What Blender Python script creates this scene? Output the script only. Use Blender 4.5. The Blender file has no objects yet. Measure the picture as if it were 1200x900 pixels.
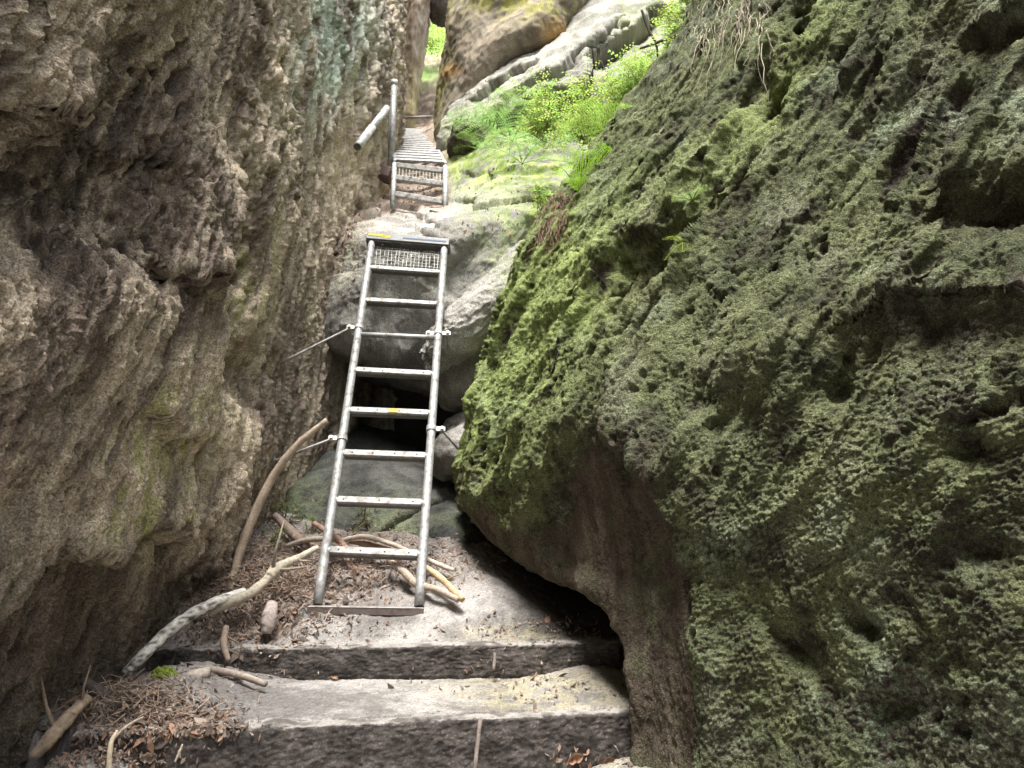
import bpy, math, random
import numpy as np
from mathutils import Vector
R = math.radians
rnd = random.Random(7)
rng = np.random.default_rng(7)
S = bpy.context.scene
COL = S.collection

# ------------------------------------------------------------------ camera
PITCH = R(11.5); CZ = 1.5; F = 900.0
cam = bpy.data.cameras.new('camera'); camo = bpy.data.objects.new('camera', cam); COL.objects.link(camo)
camo.location = (0, 0, CZ); camo.rotation_euler = (R(90) + PITCH, 0, 0)
cam.sensor_width = 36; cam.sensor_fit = 'HORIZONTAL'; cam.lens = 27.0
cam.clip_start = 0.05; cam.clip_end = 2000
S.camera = camo

# ------------------------------------------------------------------ world, sun, exposure
SUN_EL, SUN_AZ = R(73), R(185)          # azimuth measured from +Y towards +X
w = bpy.data.worlds.new("World"); S.world = w; w.use_nodes = True
nt = w.node_tree; nt.nodes.clear()
sky = nt.nodes.new('ShaderNodeTexSky'); sky.sky_type = 'NISHITA'; sky.sun_disc = False
sky.sun_elevation = SUN_EL; sky.sun_rotation = SUN_AZ; sky.air_density = 1.0; sky.dust_density = 3.0; sky.ozone_density = 1.0
hs = nt.nodes.new('ShaderNodeHueSaturation'); hs.inputs['Saturation'].default_value = 0.35
bg = nt.nodes.new('ShaderNodeBackground'); bg.inputs['Strength'].default_value = 0.15
wo = nt.nodes.new('ShaderNodeOutputWorld')
nt.links.new(sky.outputs[0], hs.inputs['Color']); nt.links.new(hs.outputs[0], bg.inputs[0]); nt.links.new(bg.outputs[0], wo.inputs[0])
sl = bpy.data.lights.new('sun', 'SUN'); sl.energy = 2.1; sl.angle = R(16); sl.color = (1.0, 0.97, 0.92)
so = bpy.data.objects.new('sun', sl); COL.objects.link(so)
sd = Vector((math.sin(SUN_AZ)*math.cos(SUN_EL), math.cos(SUN_AZ)*math.cos(SUN_EL), math.sin(SUN_EL)))
so.rotation_euler = sd.to_track_quat('Z', 'Y').to_euler(); so.location = (0, 3, 30)
S.view_settings.view_transform = 'Standard'; S.view_settings.look = 'None'
S.view_settings.exposure = 2.02; S.view_settings.gamma = 1.0

# ------------------------------------------------------------------ helpers: camera geometry
cth, sth = math.cos(PITCH), math.sin(PITCH)
def Pn(px, py, d):
    px = np.asarray(px, float); py = np.asarray(py, float); d = np.asarray(d, float)
    yc = (450 - py)/F*d
    return np.stack([(px - 600)/F*d, d*cth - yc*sth, CZ + d*sth + yc*cth], -1)
def P(px, py, d): return Pn(px, py, d)
def proj(p):
    y = p[..., 1]; z = p[..., 2] - CZ
    d = np.maximum(y*cth + z*sth, 0.05); yc = -y*sth + z*cth
    return 600 + F*p[..., 0]/d, 450 - F*yc/d, d

# ------------------------------------------------------------------ helpers: noise
G = np.array([[1,1,0],[-1,1,0],[1,-1,0],[-1,-1,0],[1,0,1],[-1,0,1],[1,0,-1],[-1,0,-1],[0,1,1],[0,-1,1],[0,1,-1],[0,-1,-1],[1,1,0],[-1,1,0],[0,-1,1],[0,-1,-1]], np.float32)
PERM = np.random.default_rng(3).permutation(256).astype(np.int32); PERM = np.concatenate([PERM, PERM])
def gn(p, seed=0):
    p = p.astype(np.float32) + np.float32(seed*17.31)
    i = np.floor(p).astype(np.int32); f = p - i; i &= 255
    u = f*f*f*(f*(f*6 - 15) + 10)
    out = None
    X0, Y0, Z0 = i[..., 0], i[..., 1], i[..., 2]
    def corner(a, b, c):
        h = PERM[PERM[PERM[(X0 + a) & 255] + ((Y0 + b) & 255)] + ((Z0 + c) & 255)] & 15
        g = G[h]
        return g[..., 0]*(f[..., 0] - a) + g[..., 1]*(f[..., 1] - b) + g[..., 2]*(f[..., 2] - c)
    ux, uy, uz = u[..., 0], u[..., 1], u[..., 2]
    def lx(b, c):
        n0 = corner(0, b, c); return n0 + ux*(corner(1, b, c) - n0)
    a = lx(0, 0); a = a + uy*(lx(1, 0) - a)
    b = lx(0, 1); b = b + uy*(lx(1, 1) - b)
    return a + uz*(b - a)
def fbm(p, oct=4, seed=0, gain=0.5, lac=2.03):
    s = 0; a = 1.0; t = 0
    for k in range(oct):
        s = s + a*gn(p, seed + k); t += a; a *= gain; p = p*lac
    return s/t
def ridged(p, oct=4, seed=0, gain=0.55, lac=2.03):
    s = 0; a = 1.0; t = 0
    for k in range(oct):
        n = 1 - np.abs(gn(p, seed + k))*1.8; s = s + a*n*n*np.sign(n); t += a; a *= gain; p = p*lac
    return s/t
def hash3(i, s):
    n = (i[..., 0]*374761393 + i[..., 1]*668265263 + i[..., 2]*1274126177 + s*1442695041) & 0x7fffffff
    n = (n ^ (n >> 13))*1103515245 & 0x7fffffff
    return ((n ^ (n >> 16)) & 0xffff)/65535.0
def worley(p, seed=0):
    p = p + seed*3.7; b = np.floor(p - 0.5).astype(np.int64); d1 = np.full(p.shape[:-1], 9.0)
    for a in range(2):
        for c in range(2):
            for e in range(2):
                q = b + np.array([a, c, e]); t = 0
                for k in range(3):
                    o = q[..., k] + 0.22 + 0.56*hash3(q, k + 1) - p[..., k]; t = t + o*o
                d1 = np.minimum(d1, t)
    return np.sqrt(d1)
def frame(D):
    D = np.array(D, float); D /= np.linalg.norm(D)
    a = np.cross(D, [0.3, 0.9, 0.1]); a /= np.linalg.norm(a); return np.stack([D, a, np.cross(D, a)], 1)
def stretch(p, D, k):          # coordinates with the axis D squeezed by k (features long along D)
    q = p @ frame(D); q[..., 0] *= k; return q
def sst(a, b, x):
    t = np.clip((x - a)/(b - a), 0, 1); return t*t*(3 - 2*t)
def gauss(px, py, cx, cy, sx, sy, ang=0):
    c, s = math.cos(R(ang)), math.sin(R(ang)); dx, dy = px - cx, py - cy
    u = (dx*c + dy*s)/sx; v = (-dx*s + dy*c)/sy
    return np.exp(-0.5*(u*u + v*v))
def ledge(px, py, pts, L=70, w0=5, up=0.25):     # a lip along a polyline: proud above, recessed below it
    best = None; xs = np.array([p[0] for p in pts], float); ys = np.array([p[1] for p in pts], float)
    yl = np.interp(px, xs, ys); s = py - yl
    m = sst(xs[0], xs[0] + 40, px)*(1 - sst(xs[-1] - 40, xs[-1], px))
    below = sst(0, w0, s)*np.exp(-np.maximum(s, 0)/L)
    above = np.exp(np.minimum(s, 0)/25.)*(s < 0)
    return m*(-below + up*above)

# ------------------------------------------------------------------ helpers: meshes and objects
def mesh_np(name, V, Fc, col=None, mat=None, parent=None, smooth=True):
    me = bpy.data.meshes.new(name); V = np.asarray(V, np.float32); Fc = np.asarray(Fc, np.int32); k = Fc.shape[1]
    me.vertices.add(len(V)); me.vertices.foreach_set('co', V.ravel())
    me.loops.add(Fc.size); me.loops.foreach_set('vertex_index', Fc.ravel())
    me.polygons.add(len(Fc)); me.polygons.foreach_set('loop_start', np.arange(0, Fc.size, k, dtype=np.int32))
    me.polygons.foreach_set('loop_total', np.full(len(Fc), k, np.int32))
    me.polygons.foreach_set('use_smooth', np.full(len(Fc), smooth, bool))
    me.update(calc_edges=True)
    if col is not None:
        a = me.color_attributes.new('Col', 'FLOAT_COLOR', 'POINT')
        c4 = np.ones((len(V), 4), np.float32); c4[:, :3] = col; a.data.foreach_set('color', c4.ravel())
    if mat: me.materials.append(mat)
    o = bpy.data.objects.new(name, me); COL.objects.link(o)
    if parent: o.parent = parent
    return o
def tag(o, label=None, cat=None, group=None, kind=None):
    if label: o['label'] = label
    if cat: o['category'] = cat
    if group: o['group'] = group
    if kind: o['kind'] = kind
    return o
def empty(name, loc=(0, 0, 0)):
    o = bpy.data.objects.new(name, None); COL.objects.link(o); o.location = Vector([float(c) for c in loc]); o.empty_display_size = 0.1; return o
def unparent_shift(child, root):      # child meshes are modelled in world space under a placed Empty
    child.parent = root; child.location = -root.location
def crmat(n_ctrl, dens):              # Catmull-Rom matrix, dens[i] samples in span i
    rows = []
    for s in range(n_ctrl - 1):
        for k in range(dens[s]):
            t = k/dens[s]; wv = np.zeros(n_ctrl)
            c = [-.5*t+t*t-.5*t**3, 1-2.5*t*t+1.5*t**3, .5*t+2*t*t-1.5*t**3, -.5*t*t+.5*t**3]
            for j, cc in enumerate(c):
                i = s - 1 + j
                if i < 0: wv[0] += 2*cc; wv[1] -= cc
                elif i > n_ctrl - 1: wv[-1] += 2*cc; wv[-2] -= cc
                else: wv[i] += cc
            rows.append(wv)
    wv = np.zeros(n_ctrl); wv[-1] = 1; rows.append(wv)
    return np.array(rows)
def nrm(Pg):
    du = np.gradient(Pg, axis=1); dv = np.gradient(Pg, axis=0)
    n = np.cross(du, dv); n /= np.maximum(np.linalg.norm(n, axis=-1, keepdims=True), 1e-9); return n
def grid_faces(nr, nc):
    i = np.arange(nr*nc).reshape(nr, nc)
    return np.stack([i[:-1, :-1], i[:-1, 1:], i[1:, 1:], i[1:, :-1]], -1).reshape(-1, 4)
def surf(name, ctrl, rd, cd, coarse, fine, colour, mat, flip=False):
    ctrl = np.asarray(ctrl, float)
    A = crmat(ctrl.shape[0], rd); B = crmat(ctrl.shape[1], cd)
    Pg = np.einsum('ij,jkl,mk->iml', A, ctrl, B)
    return surf_grid(name, Pg, coarse, fine, colour, mat, flip)
def surf_grid(name, Pg, coarse, fine, colour, mat, flip=False):
    sg = -1 if flip else 1
    px, py, d = proj(Pg)
    N = nrm(Pg)*sg
    P1 = Pg + N*coarse(Pg, N, px, py)[..., None]
    N1 = nrm(P1)*sg
    f = fine(P1, N1, px, py)
    P2 = P1 + N1*f[..., None]
    N2 = nrm(P2)*sg
    c = colour(P2, N2, px, py, f)
    nr, nc = Pg.shape[:2]; Fc = grid_faces(nr, nc)
    if not flip: pass
    else: Fc = Fc[:, ::-1]
    return mesh_np(name, P2.reshape(-1, 3), Fc, c.reshape(-1, 3), mat)
def mixc(a, b, t):
    return np.asarray(a)*(1 - t[..., None]) + np.asarray(b)*t[..., None]

# tubes, boxes collected into one mesh
class MB:
    def __init__(s): s.v = []; s.f3 = []; s.f4 = []; s.n = 0; s.c = []
    def add(s, V, Fq=None, Ft=None, col=None):
        V = np.asarray(V, float); s.v.append(V)
        if Fq is not None and len(Fq): s.f4.append(np.asarray(Fq) + s.n)
        if Ft is not None and len(Ft): s.f3.append(np.asarray(Ft) + s.n)
        s.c.append(np.tile(np.asarray(col if col is not None else (1, 1, 1), float), (len(V), 1)) if col is None or np.ndim(col) == 1 else np.asarray(col)); s.n += len(V)
    def tube(s, pts, r, n=10, cap=True, col=None):
        pts = np.asarray(pts, float); k = len(pts); r = np.broadcast_to(np.asarray(r, float), (k,))
        T = np.gradient(pts, axis=0); T /= np.maximum(np.linalg.norm(T, axis=1, keepdims=True), 1e-9)
        a = np.cross(T[0], [0.13, 0.31, 0.94]); a /= np.linalg.norm(a); V = []
        ang = np.linspace(0, 2*math.pi, n, endpoint=False)
        for i in range(k):
            a = a - T[i]*np.dot(a, T[i]); a /= np.linalg.norm(a); b = np.cross(T[i], a)
            V.append(pts[i] + r[i]*(np.cos(ang)[:, None]*a + np.sin(ang)[:, None]*b))
        Fq = []
        for i in range(k - 1):
            for j in range(n): Fq.append((i*n + j, i*n + (j+1) % n, (i+1)*n + (j+1) % n, (i+1)*n + j))
        V = np.concatenate(V); Ft = []
        if cap:
            V = np.concatenate([V, pts[:1], pts[-1:]]); c0 = k*n
            for j in range(n): Ft.append((c0, (j+1) % n, j)); Ft.append((c0+1, (k-1)*n + j, (k-1)*n + (j+1) % n))
        s.add(V, Fq, Ft, col); return s
    def box(s, c, ax, ay, az, hx, hy, hz, bev=0.0, col=None):   # oriented box, chamfered if bev
        c, ax, ay, az = [np.asarray(q, float) for q in (c, ax, ay, az)]
        if bev <= 0:
            V = [c + ax*hx*i + ay*hy*j + az*hz*k for i in (-1, 1) for j in (-1, 1) for k in (-1, 1)]
            s.add(V, [(0,1,3,2),(4,6,7,5),(0,4,5,1),(2,3,7,6),(0,2,6,4),(1,5,7,3)], None, col); return s
        prof = [(-hy+bev, -hz), (hy-bev, -hz), (hy, -hz+bev), (hy, hz-bev), (hy-bev, hz), (-hy+bev, hz), (-hy, hz-bev), (-hy, -hz+bev)]
        V = []
        for x, k in ((-hx, 0.8), (-hx+bev, 1), (hx-bev, 1), (hx, 0.8)):
            for (y, z) in prof: V.append(c + ax*x + ay*y*k + az*z*k)
        Fq = [(i*8+j, i*8+(j+1) % 8, (i+1)*8+(j+1) % 8, (i+1)*8+j) for i in range(3) for j in range(8)]
        Fq += [(0, 3, 2, 1), (0, 7, 4, 3), (7, 6, 5, 4), (24, 25, 26, 27), (24, 27, 28, 31), (31, 28, 29, 30)]
        s.add(V, Fq, None, col); return s
    def build(s, name, mat, parent=None, smooth=False, label=None):
        me = bpy.data.meshes.new(name); V = np.concatenate(s.v)
        f4 = np.concatenate(s.f4) if s.f4 else np.zeros((0, 4), int); f3 = np.concatenate(s.f3) if s.f3 else np.zeros((0, 3), int)
        me.vertices.add(len(V)); me.vertices.foreach_set('co', V.astype(np.float32).ravel())
        li = np.concatenate([f4.ravel(), f3.ravel()]).astype(np.int32)
        me.loops.add(len(li)); me.loops.foreach_set('vertex_index', li)
        tot = np.concatenate([np.full(len(f4), 4), np.full(len(f3), 3)]).astype(np.int32)
        st = np.concatenate([[0], np.cumsum(tot)[:-1]]).astype(np.int32)
        me.polygons.add(len(tot)); me.polygons.foreach_set('loop_start', st); me.polygons.foreach_set('loop_total', tot)
        me.polygons.foreach_set('use_smooth', np.full(len(tot), smooth, bool)); me.update(calc_edges=True); me.validate()
        a = me.color_attributes.new('Col', 'FLOAT_COLOR', 'POINT'); c4 = np.ones((len(V), 4), np.float32); c4[:, :3] = np.concatenate(s.c)
        a.data.foreach_set('color', c4.ravel())
        if mat: me.materials.append(mat)
        o = bpy.data.objects.new(name, me); COL.objects.link(o)
        if parent is not None:
            o.parent = parent
            q = parent; off = Vector((0, 0, 0))
            while q is not None: off += q.location; q = q.parent
            o.location = -off
        if label: o['label'] = label
        return o

# ------------------------------------------------------------------ materials
def vmat(name, rough=0.9, bump=0.4, bscale=150, dist=0.004, cvar=0.35, cscale=220, spec=0.3, trans=0.0, metal=0.0, base=None):
    m = bpy.data.materials.new(name); m.use_nodes = True; n = m.node_tree.nodes; l = m.node_tree.links
    b = n['Principled BSDF']; b.inputs['Roughness'].default_value = rough; b.inputs['Metallic'].default_value = metal
    b.inputs['Specular IOR Level'].default_value = spec
    at = n.new('ShaderNodeAttribute'); at.attribute_name = 'Col'
    tc = n.new('ShaderNodeTexCoord')
    nz = n.new('ShaderNodeTexNoise'); nz.inputs['Scale'].default_value = cscale; nz.inputs['Detail'].default_value = 5; nz.inputs['Roughness'].default_value = 0.7
    l.new(tc.outputs['Object'], nz.inputs['Vector'])
    mr = n.new('ShaderNodeMapRange'); mr.inputs['From Min'].default_value = 0.3; mr.inputs['From Max'].default_value = 0.7
    mr.inputs['To Min'].default_value = 1 - cvar; mr.inputs['To Max'].default_value = 1 + cvar
    l.new(nz.outputs['Fac'], mr.inputs['Value'])
    vm = n.new('ShaderNodeVectorMath'); vm.operation = 'SCALE'
    l.new(at.outputs['Color'], vm.inputs[0]); l.new(mr.outputs[0], vm.inputs['Scale'])
    if base:
        v2 = n.new('ShaderNodeVectorMath'); v2.operation = 'MULTIPLY'; v2.inputs[1].default_value = base
        l.new(vm.outputs[0], v2.inputs[0]); vm = v2
    l.new(vm.outputs[0], b.inputs['Base Color'])
    n2 = n.new('ShaderNodeTexNoise'); n2.inputs['Scale'].default_value = bscale; n2.inputs['Detail'].default_value = 4; n2.inputs['Roughness'].default_value = 0.65
    l.new(tc.outputs['Object'], n2.inputs['Vector'])
    bp = n.new('ShaderNodeBump'); bp.inputs['Strength'].default_value = bump; bp.inputs['Distance'].default_value = dist
    l.new(n2.outputs['Fac'], bp.inputs['Height']); l.new(bp.outputs[0], b.inputs['Normal'])
    if trans > 0:
        tr = n.new('ShaderNodeBsdfTranslucent'); l.new(vm.outputs[0], tr.inputs['Color'])
        mx = n.new('ShaderNodeMixShader'); mx.inputs[0].default_value = trans
        l.new(b.outputs[0], mx.inputs[1]); l.new(tr.outputs[0], mx.inputs[2]); l.new(mx.outputs[0], n['Material Output'].inputs[0])
    return m
M_rock = vmat('sandstone', 0.92, 1.0, 130, 0.012, 0.75, 170)
M_moss = vmat('mossy_sandstone', 0.95, 1.0, 150, 0.014, 0.95, 230, spec=0.15)
M_sand = vmat('sandy_dirt', 0.95, 0.8, 200, 0.006, 0.55, 260, spec=0.15)
M_wood = vmat('weathered_timber', 0.9, 0.5, 160, 0.004, 0.5, 240)
M_stick = vmat('bark', 0.85, 0.5, 120, 0.003, 0.35, 90)
M_leaf = vmat('green_leaf', 0.55, 0.2, 60, 0.001, 0.25, 40, trans=0.55, spec=0.35)
M_litter = vmat('dead_leaf', 0.85, 0.3, 90, 0.002, 0.3, 80, trans=0.15)
M_steel = vmat('galvanised_steel', 0.6, 0.35, 90, 0.0015, 0.3, 45, spec=0.4, metal=0.4)
def grime(m):
    n = m.node_tree.nodes; l = m.node_tree.links; b = n['Principled BSDF']; src = b.inputs['Base Color'].links[0].from_socket
    z = n.new('ShaderNodeTexNoise'); z.inputs['Scale'].default_value = 28; z.inputs['Detail'].default_value = 6; z.inputs['Roughness'].default_value = .7
    tc = n.new('ShaderNodeTexCoord'); l.new(tc.outputs['Object'], z.inputs['Vector'])
    r = n.new('ShaderNodeMapRange'); r.inputs['From Min'].default_value = .48; r.inputs['From Max'].default_value = .66; l.new(z.outputs['Fac'], r.inputs['Value'])
    mx = n.new('ShaderNodeMix'); mx.data_type = 'RGBA'; l.new(r.outputs[0], mx.inputs['Factor']); l.new(src, mx.inputs[6]); mx.inputs[7].default_value = (.14, .115, .095, 1)
    l.new(mx.outputs[2], b.inputs['Base Color'])
    iv = n.new('ShaderNodeMath'); iv.operation = 'MULTIPLY_ADD'; iv.inputs[1].default_value = -.38; iv.inputs[2].default_value = .40; l.new(r.outputs[0], iv.inputs[0]); l.new(iv.outputs[0], b.inputs['Metallic'])
grime(M_steel)
M_root = vmat('root_fibre', 0.9, 0.3, 200, 0.001, 0.3, 60)

# ------------------------------------------------------------------ left rock wall (height field X over Y,Z)
def left_wall():
    # columns: pseudo-angle spacing; rows likewise, coarse outside the frame
    Yf = 1/np.linspace(1/1.55, 1/11.5, 680)
    Y = np.concatenate([np.linspace(-5.5, 0.6, 26), np.linspace(.65, 1.53, 50), Yf])
    nw, nu = 860, 40
    tv = np.linspace(-0.95, 1.12, nw)
    Ye = np.maximum(Y, 1.0)
    Z1 = CZ + tv[:, None]*Ye[None, :]*0.62
    Z1 = CZ + np.tan(PITCH + np.arctan(np.linspace(-0.56, 0.60, nw)))[:, None]*Ye[None, :]*1.12
    Ztop = 10.5 + 0*Ye; top = np.maximum(Z1[-1], 0)
    k = np.linspace(0, 1, nu + 1)[1:, None]**1.5
    Z2 = top[None, :] + k*np.maximum(Ztop - top, 0.5)[None, :]
    Z = np.concatenate([Z1, Z2], 0); Yg = np.broadcast_to(Y[None, :], Z.shape)
    X = -1.2 + 0*Z
    X = X - 0.40*sst(6.6, 10.8, Yg) - 0.13*sst(1.50, 1.05, Z) + 0.10*sst(4, 6.3, Yg)*(1 - sst(6.6, 9, Yg))
    X = X - 0.35*sst(4.2, 10.0, Z)
    Pg = np.stack([X, Yg, Z], -1)
    D = (0.0, 0.28, 1.0)
    def coarse(p, n, px, py):
        px = px + 26*fbm(p*4, 3, 1) ; py = py + 46*fbm(p*3.5, 3, 2) + 12*fbm(p*11, 2, 3)
        q = stretch(p, D, 0.35)
        f = 0.06*fbm(q*1.3, 3, 5) + 0.05*ridged(q*3.1, 3, 9)
        # broad forms: buttress left of the crease, big hollow at left, undercut at bottom left
        L = sst(252, 225, px + 12*np.sin(py/47.) - 0.10*(py - 300)*(py < 620))
        f = f + 0.09*L*sst(620, 380, py)
        f = f - 0.12*gauss(px, py, 262, 300, 15, 190, 4)
        f = f - 0.12*gauss(px, py, 130, 90, 55, 60, 0) - 0.17*gauss(px, py, 20, 240, 90, 55, 10) - .14*gauss(px, py, 130, 210, 40, 60, 0)
        f = f + 0.03*gauss(px, py, 30, 90, 50, 26, 20) + 0.09*gauss(px, py, 195, 250, 35, 60, 0) + .06*gauss(px, py, 120, 330, 60, 30, 0)
        f = f + 0.05*ledge(px, py, [(-200, 140), (0, 108), (60, 118), (110, 150), (170, 190)], 60, 16)
        f = f + 0.09*ledge(px, py, [(100, 290), (150, 300), (195, 320), (225, 345), (240, 370)], 45, 10)
        f = f + 0.10*ledge(px, py, [(120, 470), (150, 490), (185, 515), (235, 500)], 45, 8)
        f = f + 0.17*ledge(px, py, [(-300, 760), (0, 705), (40, 660), (75, 628), (120, 650), (165, 610), (205, 625), (260, 610)], 190, 15, 0.10)
        f = f - 0.09*gauss(px, py, 55, 465, 16, 24, 20) - 0.10*gauss(px, py, 290, 440, 26, 30, 20) - 0.08*gauss(px, py, 228, 548, 14, 18, 0)
        f = f - 0.09*gauss(px, py, 300, 640, 40, 60)
        f = f + 0.08*gauss(px, py, 300, 120, 26, 120, 6) - 0.08*gauss(px, py, 330, 60, 12, 60, 0) + 0.05*gauss(px, py, 265, 240, 26, 60, 14)
        f = f - 0.07*gauss(px, py, 395, 190, 14, 70, 8) + 0.10*gauss(px, py, 452, 40, 16, 70, 4) - 0.10*gauss(px, py, 492, 70, 12, 80, 8)
        return f
    def fine(p, n, px, py):
        q = stretch(p, D, 0.28)
        wq = q + 0.06*np.stack([gn(q*5, 41), gn(q*5, 42), gn(q*5, 43)], -1)
        amp = 0.55 + 0.9*sst(0.0, 0.35, fbm(stretch(p, D, .6)*2.3, 2, 60))*sst(520, 330, py) + 0.35*sst(200, 60, py)
        wl = worley(wq*19, 1); wb = worley(wq*9, 8)
        r1 = ridged(wq*13, 3, 11)
        wl3 = worley((q + .03*np.stack([gn(q*12, 44), gn(q*12, 45), gn(q*12, 46)], -1))*44, 2)
        pits = -sst(.44, .18, wl)*0.058*amp*sst(-0.1, .15, fbm(q*3, 2, 33)) - sst(.42, .15, wl3)*.013*(.4 + amp)*sst(-.15, .15, fbm(q*4, 2, 35)) - sst(.40, .1, wb)*.06*amp*sst(.05, .3, fbm(q*2, 2, 37))
        g = 0.034*(r1 - 0.3)*amp + .030*(ridged(stretch(p, D, .14)*8 + gn(q*4, 48)[..., None], 2, 27) - .3)*sst(-.3, .2, fbm(p*2, 2, 28))
        g2 = 0.013*ridged(stretch(p, D, .16)*34 + 1.5*gn(q*7, 47)[..., None], 2, 23)*(.5 + .6*amp) + 0.016*ridged(wq*26, 2, 21)*amp + 0.010*fbm(p*60, 2, 51) + .004*gn(p*130, 53) + 0.006*ridged(stretch(p, D, .3)*70, 1, 71)
        return pits + g + g2
    def colour(p, n, px, py, f):
        q = stretch(p, D, 0.3)
        a = fbm(q*2.2, 4, 80); b = fbm(q*9, 3, 90); s = fbm(stretch(p, D, .2)*30, 2, 95)
        c = mixc((0.19, 0.152, 0.115), (0.45, 0.375, 0.28), sst(-.25, .3, a + .5*b))
        c = mixc(c, (0.10, 0.072, 0.058), sst(-0.05, .35, -a + .6*s)*0.8)
        c = mixc(c, (0.065, 0.050, 0.042), np.clip(.9*gauss(px, py, 130, 90, 60, 70) + gauss(px, py, 30, 240, 100, 60) + .6*gauss(px, py, 180, 370, 60, 25), 0, 1)*.85*sst(.35, -.1, b + .3*s))  # dark algae stain plus shade painted into the upper-left hollows
        st_ = fbm(stretch(p, D, .10)*42, 3, 97)
        c = mixc(c, (0.49, 0.42, 0.325), sst(.08, .35, b*.5 + st_)*.5)
        c = mixc(c, (0.085, 0.068, 0.055), sst(.10, .32, -b*.4 - st_)*.55)
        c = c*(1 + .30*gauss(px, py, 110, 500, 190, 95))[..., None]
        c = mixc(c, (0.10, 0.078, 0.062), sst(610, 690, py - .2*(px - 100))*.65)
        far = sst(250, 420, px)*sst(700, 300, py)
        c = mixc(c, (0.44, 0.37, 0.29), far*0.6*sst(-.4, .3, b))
        lich = gauss(px, py, 385, 40, 26, 50, 5)*sst(-.25, .12, b + .3*s) + .5*gauss(px, py, 360, 100, 14, 30, 0)*sst(-.1, .2, b)
        c = mixc(c, (0.42, 0.50, 0.42), np.clip(lich*1.2, 0, .75))
        ym = 1.3*gauss(px, py, 150, 560, 34, 60, 10) + .6*gauss(px, py, 215, 560, 20, 60, 10) + .6*gauss(px, py, 285, 330, 18, 60, 10) + .7*gauss(px, py, 185, 480, 40, 20, 10)
        c = mixc(c, (0.33, 0.33, 0.12), np.clip(ym*sst(-.0, .35, b + 1.0*s + .5*gn(p*60, 99)), 0, .7))
        gm = sst(0.05, .4, fbm(p*1.7, 3, 101) + .3*s)*0.35
        c = mixc(c, (0.24, 0.25, 0.14), gm*sst(-.2, .3, b))
        sp = sst(.25, .5, gn(p*120, 111))
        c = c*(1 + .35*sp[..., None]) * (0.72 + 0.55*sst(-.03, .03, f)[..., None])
        return np.clip(c, 0.02, .8)
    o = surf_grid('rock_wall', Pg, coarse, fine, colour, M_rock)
    return tag(o, 'tall brown pitted sandstone wall rising along the left side of the cleft', 'rock wall')

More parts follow.
